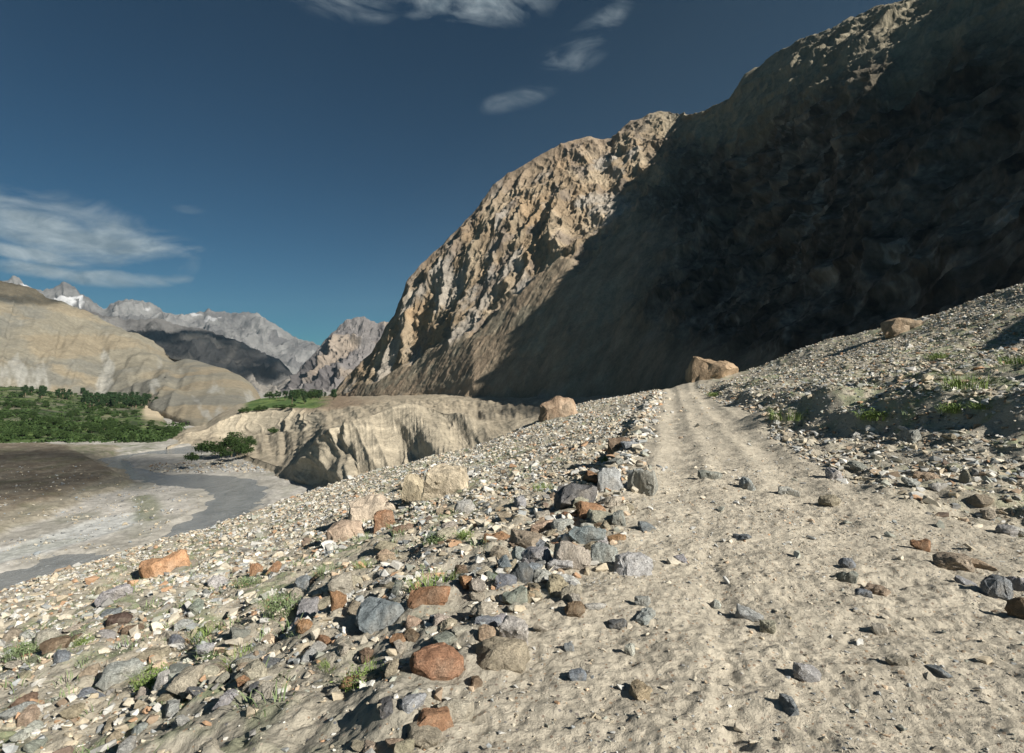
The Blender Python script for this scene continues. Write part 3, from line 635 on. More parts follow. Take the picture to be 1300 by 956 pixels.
H_ = [  # u, base v, width px, height px, colour, shape, name, label, short name for neighbours
 (555, 874, 68, 42, "rust orange", "round", "boulder", "large smooth rust orange boulder nearest the camera left of the track", "rust boulder in the foreground"),
 (635, 854, 66, 27, "tan", "slab", "stone", "flat tan slab half buried right beside the rust boulder in the foreground", "flat tan slab"),
 (650, 826, 42, 38, "white", "block", "stone", "bright white jagged stone at the lower left edge of the track", "bright white stone"),
 (618, 829, 22, 20, "peach", "block", "stone", "small peach cube of stone leaning on the bright white stone", None),
 (545, 788, 56, 22, "rust orange", "slab", "stone", "oval rust orange stone lying flat behind the bright green tuft", "oval rust stone"),
 (486, 807, 66, 34, "blue grey", "slab", "boulder", "large blue grey slab tilted up out of the slope with a shaded face", "large tilted blue grey slab"),
 (526, 811, 22, 22, "peach", "wedge", "stone", "orange wedge of stone between the tilted blue grey slab and oval rust stone", None),
 (430, 794, 21, 30, "rust orange", "wedge", "stone", "upright orange pointed stone left of the tilted blue grey slab", "upright orange stone"),
 (662, 754, 34, 28, "dark grey", "round", "stone", "dark grey stone with pale stripes beside the track edge", "striped dark grey stone"),
 (723, 730, 52, 34, "cream", "slab", "boulder", "big pale flat topped slab in the middle of the track edge wall", "big pale slab"),
 (745, 697, 50, 24, "blue grey", "slab", "boulder", "big blue grey slab behind the pale slab in the track edge wall", "big blue grey slab"),
 (667, 727, 36, 28, "pale grey", "wedge", "stone", "grey stone with a lit top standing left of the big pale slab", "grey lit topped stone"),
 (774, 632, 32, 34, "pale grey", "block", "boulder", "tall light grey block standing up in the track edge wall", "tall light grey block"),
 (815, 633, 36, 36, "greenish grey", "slab", "boulder", "leaning greenish grey slab right of the tall light grey block", "leaning greenish slab"),
 (733, 652, 55, 28, "dark grey", "slab", "boulder", "long dark slab in shade left of the tall light grey block", "long dark slab"),
 (767, 723, 34, 28, "pale grey", "block", "stone", "light grey angular stone right of the big pale slab", None),
 (654, 774, 32, 28, "greenish grey", "wedge", "stone", "pointed greenish grey stone just below the striped dark grey stone", "pointed greenish stone"),
 (490, 720, 23, 18, "peach", "round", "stone", "round peach stone on the open slope left of the wall", "round peach stone"),
 (438, 691, 47, 28, "peach", "round", "boulder", "wide smooth peach boulder on the slope", "wide peach boulder"),
 (474, 663, 64, 34, "tan", "slab", "boulder", "wide brown tan boulder buried in the slope below the cleft boulder", "wide brown boulder"),
 (528, 642, 34, 48, "tan", "wedge", "boulder", "left leaning half of the cleft tan outcrop on the slope", None),
 (567, 641, 62, 48, "tan", "block", "boulder", "largest peach coloured boulder of the cleft outcrop on the slope", "cleft boulder"),
 (486, 678, 29, 26, "rust orange", "block", "stone", "rusty square block in front of the wide brown boulder", "rusty square block"),
 (511, 692, 28, 12, "brown", "slab", "stone", "dark reddish flat stone below the wide brown boulder", None),
 (725, 771, 28, 22, "cream", "slab", "stone", "pale cream slab near the bottom of the track edge wall", "pale cream slab"),
 (730, 785, 26, 18, "brown", "round", "stone", "dull brown rounded stone below the pale cream slab", None),
 (586, 741, 20, 20, "brown", "block", "stone", "reddish brown knobbly stone right of the bright green tuft", None),
 (624, 703, 20, 16, "rust orange", "wedge", "stone", "reddish wedge stone left of the grey lit topped stone", None),
 (709, 538, 50, 42, "orange brown", "round", "boulder", "pointed orange tan boulder standing on the crest against the shaded valley", "crest boulder"),
 (789, 575, 36, 28, "brown", "block", "boulder", "squat brown block left of the track just below the crest", "squat brown block"),
 (905, 490, 66, 46, "orange brown", "wedge", "boulder", "huge tan boulder beside the top of the track", "huge tan boulder"),
 (1145, 426, 44, 24, "orange brown", "block", "boulder", "square tan boulder on the skyline of the right bank", "skyline boulder"),
 (211, 728, 56, 24, "rust orange", "slab", "boulder", "rust orange boulder near the river edge of the slope", "rust boulder by the slope rim"),
 (151, 804, 31, 15, "dark brown", "round", "stone", "dark maroon rounded stone on the lower left slope", "dark maroon stone"),
 (325, 738, 16, 20, "rust orange", "block", "stone", "left one of two rusty stones side by side on the slope", None),
 (347, 738, 22, 20, "rust orange", "wedge", "stone", "right one of two rusty stones side by side on the slope", "pair of rusty stones"),
 (69, 845, 34, 18, "brown", "wedge", "stone", "brown wedge stone near the lower left corner", "brown wedge stone"),
 (386, 822, 21, 17, "rust orange", "round", "stone", "two toned orange and cream rounded stone on the lower slope", "two toned orange stone"),
 (144, 785, 40, 18, "pale grey", "slab", "stone", "long pale grey slab lying flat on the lower left slope", "long pale grey slab"),
 (133, 771, 22, 20, "tan", "wedge", "stone", "tan wedge stone above the long pale grey slab", None),
 (388, 746, 25, 20, "blue grey", "round", "stone", "rounded blue grey stone below the pair of rusty stones", "rounded blue grey stone"),
 (1025, 869, 35, 24, "pale grey", "wedge", "stone", "pale grey stone on the track at the bottom of the picture", "pale stone on the lower track"),
 (1139, 852, 26, 16, "cream", "wedge", "stone", "cream stone right of the pale stone on the lower track", "cream stone on the lower track"),
 (1117, 804, 20, 14, "cream", "block", "stone", "cream cube shaped stone alone on the track", "cream cube stone"),
 (952, 786, 34, 17, "pale grey", "wedge", "stone", "whitish stone in the middle of the track", "whitish mid track stone"),
 (975, 802, 20, 15, "cream", "block", "stone", "cream stone touching the whitish stone in the middle of the track", None),
 (908, 766, 14, 11, "white", "round", "stone", "small white pebble in the middle of the track", "small white pebble"),
 (1265, 762, 32, 33, "blue grey", "round", "boulder", "dark blue grey boulder at the right edge of the track", "dark blue grey boulder"),
 (1290, 750, 30, 18, "pale grey", "slab", "stone", "pale flat slab leaning on the dark blue grey boulder", None),
 (1303, 791, 36, 32, "brown", "round", "boulder", "grey brown boulder cut by the right side of the frame", "boulder at the right frame edge"),
 (1210, 723, 40, 18, "tan", "block", "stone", "tan stone with a split top right of the track", "tan split stone"),
 (1247, 723, 32, 10, "peach", "slab", "stone", "flat orange stone touching the tan split stone", None),
 (1168, 696, 22, 18, "rust orange", "wedge", "stone", "red orange pyramid shaped stone on the track margin", "red pyramid stone"),
 (1076, 723, 20, 13, "blue grey", "round", "stone", "small blue grey stone perched behind a flat slab on the track", "small blue grey stone"),
 (1075, 737, 30, 14, "greenish grey", "slab", "stone", "flat greenish slab in front of the small blue grey stone", None),
 (1113, 749, 27, 11, "peach", "slab", "stone", "pinkish flat stone pressed into the track", "pinkish flat stone"),
 (1095, 762, 20, 13, "blue grey", "block", "stone", "blue grey block right of the track centre near the pinkish flat stone", None),
 (1244, 644, 32, 14, "tan", "round", "stone", "rounded tan stone like a loaf on the right flat", "loaf shaped tan stone"),
 (1278, 677, 22, 14, "pale grey", "round", "stone", "rounded grey stone at the right frame edge", "rounded grey stone"),
 (1056, 612, 22, 15, "white", "block", "stone", "white angular stone among the stones right of the track", "white angular stone"),
 (1002, 631, 25, 11, "white", "slab", "stone", "long white flat stone at the right edge of the track", "long white stone"),
 (1053, 644, 26, 14, "tan", "round", "stone", "smooth tan stone right of the long white stone", "smooth tan stone"),
 (1175, 619, 28, 12, "peach", "slab", "stone", "flat orange stone among grey ones at the foot of the right bank", "flat orange stone"),
 (1157, 629, 22, 14, "pale grey", "wedge", "stone", "grey wedge stone below the flat orange stone", None),
 (1224, 623, 17, 20, "cream", "block", "stone", "upright cream stone at the foot of the right bank", "upright cream stone"),
 (1192, 631, 24, 10, "white", "slab", "stone", "small white slab between the flat orange and upright cream stones", None),
 (901, 612, 30, 11, "greenish grey", "slab", "stone", "pale greenish slab sunk in the middle of the upper track", "sunken greenish slab"),
 (946, 623, 26, 16, "pale grey", "block", "stone", "broken grey stone in the middle of the upper track", "broken grey stone"),
 (815, 775, 20, 14, "pale grey", "wedge", "stone", "pale grey stone on the left rut of the track", "pale stone on the left rut"),
 (783, 796, 24, 12, "dark grey", "wedge", "stone", "small dark grey stone on the left side of the track", "small dark grey stone"),
 (722, 828, 14, 12, "blue grey", "block", "stone", "tiny blue grey cube right of the bright white stone", None),
 (733, 868, 24, 14, "blue grey", "block", "stone", "blue grey stone at the bottom of the picture left of the track", "blue grey bottom stone"),
 (799, 832, 13, 20, "white", "wedge", "stone", "small upright white stone on the lower left of the track", "small upright white stone"),
 (155, 868, 50, 22, "pale grey", "slab", "stone", "pale slab in the grass on the lowest left slope", "pale slab in the grass"),
 (590, 668, 26, 20, "pale grey", "round", "stone", "rounded pale stone left of the long dark slab", "rounded pale stone"),
 (565, 672, 24, 14, "tan", "block", "stone", "tan block between the cleft boulder and the rounded pale stone", None),
 (740, 660, 24, 12, "rust orange", "slab", "stone", "rusty slab in shadow under the long dark slab", None),
 (760, 672, 44, 20, "cream", "block", "stone", "cream crumbling block in the wall under the long dark slab", "cream crumbling block"),
 (785, 676, 20, 26, "greenish grey", "wedge", "stone", "greenish upright stone at the right end of the cream crumbling block", None),
]
protos = {}
for si, sh in enumerate(("block", "slab", "round", "wedge")):
    protos[sh] = [rock_mesh("stone", 100 + si * 20 + k, sh, 14 + k) for k in range(9)]
heroes = []
for i, (u, v, wp, hp, cn, sh, nm, lab, short) in enumerate(H_):
    x, y = hit_ground(u, v - hp * 0.16); d = math.hypot(x, y); dep = y * math.cos(PITCH)
    W = wp * dep / F * 1.12; Hh = hp * dep / F * 1.15
    x, y = x * (1 + 0.18 * W / d), y * (1 + 0.18 * W / d)
    zg = float(ground_z(np.array([x]), np.array([y]))[0])
    big = wp > 48
    me = rock_mesh(nm, 900 + i, sh, 18) if big else protos[sh][int(rng.integers(9))]
    o = link(nm, me)
    az = {"block": .75, "slab": .38, "round": .7, "wedge": .7}[sh]
    o.scale = (W, W * rng.uniform(0.7, 1.0), Hh / az * 1.1)
    o.location = (x, y, zg + Hh * (0.20 if d < 30 else 0.10))
    base_yaw = -math.atan2(x, y)
    o.rotation_euler = (rng.uniform(-0.12, 0.12), rng.uniform(-0.15, 0.15), base_yaw + rng.uniform(-0.35, 0.35) + (math.pi if sh == "wedge" and rng.random() < .5 else 0))
    o.color = (*jit(cn, 0.06), 1); tag(o, lab, nm, "boulders on the slopes" if nm == "boulder" else "stones strewn along the track")
    heroes.append((u, v - hp / 2, short, x, y, max(W, .1)))
hxy = np.array([(h[3], h[4], h[5]) for h in heroes])

# the pool of random stones
classes = [(0.013, 300, 8.0), (0.026, 90, 12), (0.05, 80, 24), (0.09, 52, 47), (0.15, 15, 80), (0.25, 0.45, 80)]   # size, per square metre, farthest distance
PX, PY, PS = [], [], []
for size, dens, far in classes:
    n = int(dens * 0.5 * R(112) * far * far) if far < 80 else int(dens * 2900)
    rr = np.sqrt(rng.uniform(1.0, min(far, 56) ** 2, n)); aa = rng.uniform(R(-56), R(56), n)
    PX.append(rr * np.sin(aa)); PY.append(rr * np.cos(aa) - 0.3); PS.append(size * np.exp(rng.normal(0, 0.30, n)))
px, py, ps = map(np.concatenate, (PX, PY, PS))
s, w_ = sw(px, py); zb, s, w_, cd, toe, edge = ground_base(px, py)
trk = sstep(-0.2, 0.3, w_ - edge) * (1 - sstep(-0.5, 0.4, w_ - np.minimum(toe, TW(s))))
clus = sstep(-0.35, 0.35, fbm(xyz(px, py, 0) * 0.55 + 3, 3))
right = (w_ > 1) * 1.0
flat = right * (w_ < toe) * (1 - trk)
keep = np.where(trk > 0.5, np.where(ps < 0.04, 0.45, 0.035) * (0.3 + clus) * (1 - 0.5 * sstep(9, 14, s)), np.where(flat > 0.5, (0.6 + 0.7 * clus) * (0.4 + 0.7 * sstep(6, 10, s)), 0.40 + 0.9 * clus))
keep = np.where((w_ < edge) & (s < 9) , keep * (0.5 + 0.6 * clus), keep)
keep = np.where((s < 4) & (w_ > 2.0), keep * 0.3, keep)
keep *= 1 + 1.2 * np.exp(-((w_ - edge + 0.35) / 0.5) ** 2) * (s > 3) * (ps > 0.04)      # rubble of the track edge
ok = (rng.random(len(px)) < keep) & (cd < 3.0)
# keep clear of the placed boulders
for hx, hy, hw in hxy: ok &= (np.hypot(px - hx, py - hy) > hw * 0.55 + ps * 0.4)
px, py, ps, trk, w_, s = px[ok], py[ok], ps[ok], trk[ok], w_[ok], s[ok]
# extra: rubble wall along the left edge of the track
ns = 2600; es = rng.uniform(4, 46, ns); ew = -1.05 + rng.normal(0, 0.26, ns); ex, ey = from_sw(es, ew)
px = np.r_[px, ex]; py = np.r_[py, ey]; ps = np.r_[ps, np.clip(0.145 * np.exp(rng.normal(0, 0.45, ns)), 0.05, 0.42) * np.where(es < 8, .8, 1.0)]
trk = np.r_[trk, np.zeros(ns)]; w_ = np.r_[w_, ew]; s = np.r_[s, es]
pz = ground_z(px, py)
uu, vv = project(xyz(px, py, pz)); dep = py
spx = ps * F / np.maximum(dep, 0.5)
inview = (uu > 0) & (uu < 1300) & (vv < 956) & (vv > 300)
names = list(COL)[:11]
wts_l = np.array([.26, .14, .20, .17, .10, .03, .07, .05, .08, .04, .01]); wts_r = np.array([.20, .12, .22, .18, .12, .07, .05, .05, .08, .02, .01])
ci = np.where(w_ > 1, rng.choice(11, len(px), p=wts_r / wts_r.sum()), rng.choice(11, len(px), p=wts_l / wts_l.sum()))
light_ = np.array([0, 2, 3, 3, 4, 8, 9]); ci = np.where((trk > 0.5) & (rng.random(len(px)) < .85), light_[rng.integers(0, 7, len(px))], ci)
shp = rng.choice(4, len(px), p=[.4, .25, .15, .2])
order = np.argsort(-np.where(inview, spx, 0)); NIND = 300 - len(H_)
ind = order[:NIND]; print("stones total", len(px), "px size of the smallest individual", spx[ind[-1]])
SH = ["block", "slab", "round", "wedge"]; WORD = {"block": "blocky", "slab": "flat", "round": "rounded", "wedge": "wedge shaped"}
marks = [h for h in heroes if h[2]]
used_labels = {h[7] for h in H_}
def stone_label(u, v, sp, near_sz, cidx, sidx):
    dd = sorted(marks, key=lambda h: math.hypot((h[0] - u), (h[1] - v) * 1.4))
    for cn, sn in [(cidx, sidx)] + [(int(a), int(b)) for a, b in zip(rng.integers(0, 10, 60), rng.integers(0, 4, 60))]:
        for h in dd[:1]:
            du, dv = u - h[0], v - h[1]; far = math.hypot(du, dv)
            rel = ("left of" if du < 0 else "right of") if abs(du) > abs(dv) else ("below" if dv > 0 else "above")
            rel = ("just " if far < 45 else "well " if far > 120 else "") + rel
            size = "tiny" if sp < 9 else "small" if sp < 15 else "medium" if sp < 24 else "big"
            lb = f"{size} {names[cn]} {WORD[SH[sn]]} stone {rel} the {h[2]}"
            if lb not in used_labels: used_labels.add(lb); return lb, cn, sn
    return lb, cn, sn
for k in ind:
    lb, c_, s_i = stone_label(float(uu[k]), float(vv[k]), float(spx[k]), 0, int(ci[k]), int(shp[k]))
    sh = SH[s_i]; o = link("stone", protos[sh][int(rng.integers(9))])
    a = float(ps[k]); fz = {"block": 1, "slab": 1, "round": .9, "wedge": 1}[sh]
    o.scale = (a * 1.15, a * rng.uniform(0.75, 1.15), a * fz * rng.uniform(0.8, 1.15))
    o.location = (px[k], py[k], pz[k] + a * (0.04 if sh == "slab" else 0.10)); o.rotation_euler = (rng.uniform(-.3, .3), rng.uniform(-.3, .3), rng.uniform(0, 6.28))
    o.color = (*jit(names[c_]), 1); tag(o, lb, "stone", "stones strewn along the track")

def scatter_merge(name, plist, x, y, z, size, cols, flatness, mat, smooth=False):
    Vs, Fs, Cs = [], [], []; off = 0
    pid = rng.integers(0, len(plist), len(x))
    for q, (pv, pf) in enumerate(plist):
        m = np.where(pid == q)[0]
        if not len(m): continue
        n = len(m); ang = rng.uniform(0, 6.283, n); tx = rng.uniform(-.5, .5, n); ty = rng.uniform(-.5, .5, n)
        sc = np.stack([size[m] * rng.uniform(.85, 1.25, n), size[m] * rng.uniform(.7, 1.1, n), size[m] * flatness * rng.uniform(.7, 1.2, n)], -1)
        p = pv[None] * sc[:, None]
        ca_, sa_ = np.cos(tx)[:, None], np.sin(tx)[:, None]; p = np.stack([p[..., 0], p[..., 1] * ca_ - p[..., 2] * sa_, p[..., 1] * sa_ + p[..., 2] * ca_], -1)
        ca_, sa_ = np.cos(ty)[:, None], np.sin(ty)[:, None]; p = np.stack([p[..., 0] * ca_ + p[..., 2] * sa_, p[..., 1], -p[..., 0] * sa_ + p[..., 2] * ca_], -1)
        ca_, sa_ = np.cos(ang)[:, None], np.sin(ang)[:, None]; p = np.stack([p[..., 0] * ca_ - p[..., 1] * sa_, p[..., 0] * sa_ + p[..., 1] * ca_, p[..., 2]], -1)
        p = p + np.stack([x[m], y[m], z[m] + size[m] * 0.12], -1)[:, None]
        Vs.append(p.reshape(-1, 3)); Fs.append((pf[None] + (np.arange(n) * len(pv))[:, None, None] + off).reshape(-1, 3)); off += n * len(pv)
        Cs.append(np.repeat(cols[m], len(pv), 0))
    me = mesh_np(name, np.concatenate(Vs), np.concatenate(Fs), np.concatenate(Cs), smooth)
    return tag(link(name, me, M["stones"]), kind="stuff")
def low_proto(seed, shape, npts):
    bm = rock_bm(seed, shape, npts, False); bmesh.ops.triangulate(bm, faces=bm.faces); bm.verts.index_update()
    a = (np.array([v.co[:] for v in bm.verts]), np.array([[v.index for v in f.verts] for f in bm.faces])); bm.free(); return a
lowp = [low_proto(300 + k, ["block", "slab", "wedge", "block"][k % 4], 9 + k % 5) for k in range(16)]
palette = np.array([COL[n] for n in names])
rest = np.ones(len(px), bool); rest[ind] = False; ri = np.where(rest)[0]
cols = palette[ci[ri]] * (1 + rng.uniform(-.15, .15, (len(ri), 1)))
cols = cols * 0.8 + 0.2 * np.array([0.38, 0.33, 0.25])
scatter_merge("loose_stones", lowp, px[ri], py[ri], pz[ri], ps[ri], cols, 0.8, None)
# clods of trampled soil
n = 15000; rr = np.sqrt(rng.uniform(4, 13 ** 2, n)); aa = rng.uniform(R(-30), R(52), n); cx_, cy_ = rr * np.sin(aa), rr * np.cos(aa)
okc = (sw(cx_, cy_)[1] > -1.3) & (rng.random(n) < np.clip(0.55 + 1.4 * fbm(xyz(cx_, cy_, 0) * 1.1 + 6, 3), 0.05, 1)); cx_, cy_ = cx_[okc], cy_[okc]; n = len(cx_)
soc = np.array([0.44, 0.395, 0.32]) * rng.uniform(.8, 1.1, (n, 1))
scatter_merge("soil_clods", lowp, cx_, cy_, ground_z(cx_, cy_) - 0.003, np.clip(0.019 * np.exp(rng.normal(0, .5, n)), .008, .07), soc, 0.6, None)
n = 2600; bu = rng.uniform(-60, 262, n); bv = rng.uniform(598, 715, n); bp = at_z(bu, bv, -44.0); okb = (sd_poly(bp[:, 0], bp[:, 1], riverA) > 2) & (fbm(np.c_[bp[:, :2], bp[:, 2] * 0] / 15, 3) > -0.1)
bp = bp[okb]; n = len(bp); zz_ = vz.ravel(); P2_ = np.c_[vx.ravel(), vy.ravel()]
ia = np.clip(((np.degrees(np.arctan2(bp[:, 0], bp[:, 1])) + 68) / 82 * 899).round().astype(int), 0, 899); ir = np.clip((np.log(np.hypot(bp[:, 0], bp[:, 1]) / 80) / math.log(1500 / 80) * 799).round().astype(int), 0, 799)
scatter_merge("river_cobbles", lowp, bp[:, 0], bp[:, 1], vz[ir, ia] + 0.05, np.clip(0.5 * np.exp(rng.normal(0, .5, n)), .2, 1.6), palette[rng.choice([0, 2, 2, 3, 4, 5], n)] * 0.85, 0.8, None)
# stones lying on the river bank and the far hillside
n = 900; bu = np.r_[rng.uniform(190, 340, 500), rng.uniform(250, 400, 400)]; bv = np.r_[rng.uniform(588, 600, 500), rng.uniform(575, 600, 400)]
bp = at_z(bu, bv, -44.3); scatter_merge("bank_stones", lowp, bp[:, 0], bp[:, 1], bp[:, 2] + 0.1, np.exp(rng.normal(-0.2, .45, n)), palette[rng.choice([0, 2, 3, 4, 7], n)] * 0.85, 0.8, None)

# ------------------------------------------------------------------ grass and herbs
print("grass")
def tuft_geo(seed, nb, h, spread, wide, lean=0.5, seg=3):
    r = np.random.default_rng(seed); V, Fc = [], []
    for b in range(nb):
        a = r.uniform(0, 6.283); rad = spread * math.sqrt(r.random()) * 0.5; L = h * r.uniform(0.5, 1.1); ln = lean * r.uniform(0.2, 1.3); a2 = a + r.normal(0, .6)
        bx, by = rad * math.cos(a), rad * math.sin(a); sx, sy = -math.sin(a2), math.cos(a2); i0 = len(V)
        for k in range(seg + 1):
            t = k / seg; ww = wide * (1 - t) ** 0.7 * (0.6 + 0.8 * t * (1 - t) * 2) * r.uniform(.9, 1.1)
            cx = bx + math.cos(a2) * L * ln * t * t; cy = by + math.sin(a2) * L * ln * t * t; cz = L * t * (1 - 0.25 * ln * t)
            V += [(cx - sx * ww / 2, cy - sy * ww / 2, cz), (cx + sx * ww / 2, cy + sy * ww / 2, cz)]
        for k in range(seg): q = i0 + 2 * k; Fc.append((q, q + 1, q + 3, q + 2))
    return np.array(V), np.array(Fc)
def add_leaves(V, Fc, seed, n, h, spread, size):
    r = np.random.default_rng(seed); V = list(map(tuple, V)); Fc = list(map(tuple, Fc))
    for k in range(n):
        c = r.normal(size=3) * np.array([spread * .25, spread * .25, h * .22]) + np.array([0, 0, h * .5]); c[2] = abs(c[2])
        a = r.normal(size=3); a /= np.linalg.norm(a); b = np.cross(a, r.normal(size=3)); b /= np.linalg.norm(b); s_ = size * r.uniform(.6, 1.3); i0 = len(V)
        V += [tuple(c - a * s_), tuple(c + b * s_ * .45), tuple(c + a * s_), tuple(c - b * s_ * .45)]; Fc.append((i0, i0 + 1, i0 + 2, i0 + 3))
    return np.array(V), np.array(Fc)
tmeshes = []
for k in range(6):
    V_, F_ = tuft_geo(50 + k, 150, 0.55, 1.0, 0.022, 0.8)
    if k % 2 == 0: V_, F_ = add_leaves(V_, F_, 60 + k, 420, 0.5, 0.9, 0.045)
    me = mesh_np("grass_tuft", V_, F_, None, True); me.materials.append(M["blade"] if k < 4 else M["sage"]); tmeshes.append(me)
TUFT = [(465, 864, 52, "bright tuft beside the rust boulder at the bottom of the picture"), (547, 764, 58, "fresh green bushy tuft behind the oval rust stone"), (557, 704, 36, "green tuft on the slope left of the big pale slab"),
        (132, 748, 24, "small green tuft above the long pale grey slab"), (166, 757, 26, "green tuft right of the tan wedge stone"), (416, 750, 34, "yellow green tuft below the rounded blue grey stone"), (355, 792, 44, "grey green tuft above the two toned orange stone"),
        (264, 815, 38, "bright yellow green herb on the lower left slope"), (108, 825, 28, "flat green tuft below the dark maroon stone"), (305, 842, 44, "wide green tuft left of the two toned orange stone"), (274, 845, 28, "grey green herb left of the wide green tuft"),
        (348, 766, 34, "pale grey green herb below the pair of rusty stones"), (311, 752, 30, "pale herb on the slope left of the pair of rusty stones"), (242, 781, 26, "small herb between the dark maroon stone and rusty pair"), (198, 868, 46, "broad green tuft in the lower left grass"),
        (637, 752, 24, "dark green tuft left of the striped dark grey stone"), (772, 583, 22, "small green tuft left of the squat brown block"), (690, 643, 26, "green tuft left of the long dark slab"), (590, 700, 22, "thin tuft between the round peach stone and the wall"),
        (1227, 498, 54, "broad yellow green tuft high on the right bank"), (1111, 532, 40, "green tuft on the right bank above the shaded cut"), (1000, 534, 44, "dark green tuft where the bank shadow meets the track"), (1209, 528, 30, "blue green tuft at the top of the shaded cut"),
        (1250, 523, 30, "spiky green tuft on the right bank near the frame edge"), (907, 504, 18, "tiny green tuft near the foot of the huge tan boulder"), (1290, 470, 34, "green tuft on the right bank at the frame edge"), (1190, 455, 26, "dull green tuft below the skyline boulder"),
        (460, 735, 26, "small herb beside the round peach stone"), (30, 838, 40, "grey green tuft at the left frame edge"), (420, 846, 26, "small tuft between the two toned orange stone and the bright tuft")]
for i, (u, v, wp, lb) in enumerate(TUFT):
    x, y = hit_ground(u, v); W = wp * y / F; o = link("grass_tuft", tmeshes[i % 4 if "grey" not in lb and "pale" not in lb else 4 + i % 2])
    o.location = (x, y, float(ground_z(np.array([x]), np.array([y]))[0]) - 0.01); o.scale = (W, W, W * rng.uniform(.65, .9)); o.rotation_euler = (0, 0, rng.uniform(0, 6))
    tag(o, lb, "grass tuft", "grass tufts and herbs among the stones")
# the thin low growth nobody could count
n = 7500; rr = np.sqrt(rng.uniform(2, 46 ** 2, n)) * rng.uniform(.55, 1, n); aa = rng.uniform(R(-55), R(55), n); x = rr * np.sin(aa); y = rr * np.cos(aa)
zb, s, w2, cd, toe, edge = ground_base(x, y)
ok = (cd < 0) & ((w2 < edge - 0.8) | (w2 > toe + 0.4)) & (rng.random(n) < np.clip(0.35 + 1.6 * fbm(xyz(x, y, 0) * 0.3 + 8, 3), 0.03, 1))
x, y = x[ok], y[ok]; z = ground_z(x, y); Vs, Fs = [], []; off = 0
gp = [tuft_geo(400 + k, 16, 0.5, 1.0, 0.05, 0.9, 2) for k in range(8)]
for k in range(len(x)):
    V_, F_ = gp[k % 8]; a = rng.uniform(0, 6.28); sc = rng.uniform(.10, .30); c0, s0 = math.cos(a) * sc, math.sin(a) * sc
    Vs.append(np.stack([V_[:, 0] * c0 - V_[:, 1] * s0 + x[k], V_[:, 0] * s0 + V_[:, 1] * c0 + y[k], V_[:, 2] * sc * .8 + z[k] - .01], -1)); Fs.append(F_ + off); off += len(V_)
tag(link("grass", mesh_np("grass", np.concatenate(Vs), np.concatenate(Fs), None, True), M["sage"]), kind="stuff")

# ------------------------------------------------------------------ trees
print("trees")
def tree_meshes(seed, h, wid, poplar=False, leaves=1500, lsize=0.30):
    r = np.random.default_rng(seed)
    bm = bmesh.new()
    def limb(a, b, r0, r1, n=6):
        a, b = Vector(a), Vector(b); q = (b - a).to_track_quat("Z", "Y"); rings = []
        for p, rad in ((a, r0), (a.lerp(b, .5) + Vector(r.normal(size=3) * rad_j), (r0 + r1) / 2), (b, r1)):
            rings.append([bm.verts.new(p + q @ Vector((rad * math.cos(2 * math.pi * k / n), rad * math.sin(2 * math.pi * k / n), 0))) for k in range(n)])
        for A, B in zip(rings, rings[1:]):
            for k in range(n): bm.faces.new((A[k], A[(k + 1) % n], B[(k + 1) % n], B[k]))
    rad_j = h * 0.012; limb((0, 0, -0.3), (0, 0, h * (.9 if poplar else .55)), h * .028, h * .008)
    tips = []
    for k in range(14 if poplar else 11):
        z0 = h * r.uniform(.15, .8 if poplar else .5); a = k * 2.4 + r.uniform(-.4, .4)
        env = (wid * .5 * math.sin(math.pi * min(1, (z0 / h) * .9 + .1)) ** .6)
        ln = env * r.uniform(.6, 1.0); up = h * r.uniform(.12, .22 if poplar else .38)
        tip = (math.cos(a) * ln, math.sin(a) * ln, min(z0 + up, h * .92)); limb((0, 0, z0), tip, h * .012, h * .003, 4); tips.append(tip)
    tips.append((0, 0, h * .93)); trunk = bpy.data.meshes.new("trunk"); bm.to_mesh(trunk); bm.free(); trunk.materials.append(M["bark"])
    tips = np.array(tips); ce = tips[r.integers(0, len(tips), leaves)]
    sp = np.array([wid * .13, wid * .13, h * .06]) if poplar else np.array([wid * .15, wid * .15, h * .09])
    c = ce + r.normal(size=(leaves, 3)) * sp; c[:, 2] = np.clip(c[:, 2], h * .06, h)
    a = r.normal(size=(leaves, 3)); a /= np.linalg.norm(a, axis=1)[:, None]; b = np.cross(a, r.normal(size=(leaves, 3))); b /= np.linalg.norm(b, axis=1)[:, None]
    s_ = lsize * r.uniform(.6, 1.3, (leaves, 1)); V_ = np.stack([c - a * s_, c + b * s_ * .7, c + a * s_, c - b * s_ * .7], 1)
    crown = mesh_np("crown", V_, np.arange(leaves * 4).reshape(-1, 4), None, False); crown.materials.append(M["leafdark"] if poplar else M["leaf"])
    return trunk, crown
TP = {"tree": [tree_meshes(10 + k, 12, 8.5, False, 2200, .42) for k in range(3)], "poplar_tree": [tree_meshes(20 + k, 14, 4.0, True, 900, .5) for k in range(3)], "shrub": [tree_meshes(30 + k, 4.5, 5.0, False, 700, .34) for k in range(4)]}
def plant(kind, p, h, lab, group, fat=1.0):
    k = int(rng.integers(len(TP[kind]))); tr, cr_ = TP[kind][k]; h0 = {"tree": 12, "poplar_tree": 14, "shrub": 4.5}[kind]
    e = bpy.data.objects.new(kind, None); C.objects.link(e); e.location = p; sc = h / h0; e.scale = (sc * fat, sc * fat, sc); e.rotation_euler = (0, 0, rng.uniform(0, 6.28))
    tag(e, lab, {"tree": "tree", "poplar_tree": "poplar tree", "shrub": "shrub"}[kind], group); link("trunk", tr, None, e); link("crown", cr_, None, e); return e
def pick(GG):
    W = GG.reshape(-1, 3); pu, pv = project(W)
    def f(u, v): k = int(np.nanargmin((pu - u) ** 2 + (pv - v) ** 2)); return W[k]
    return f
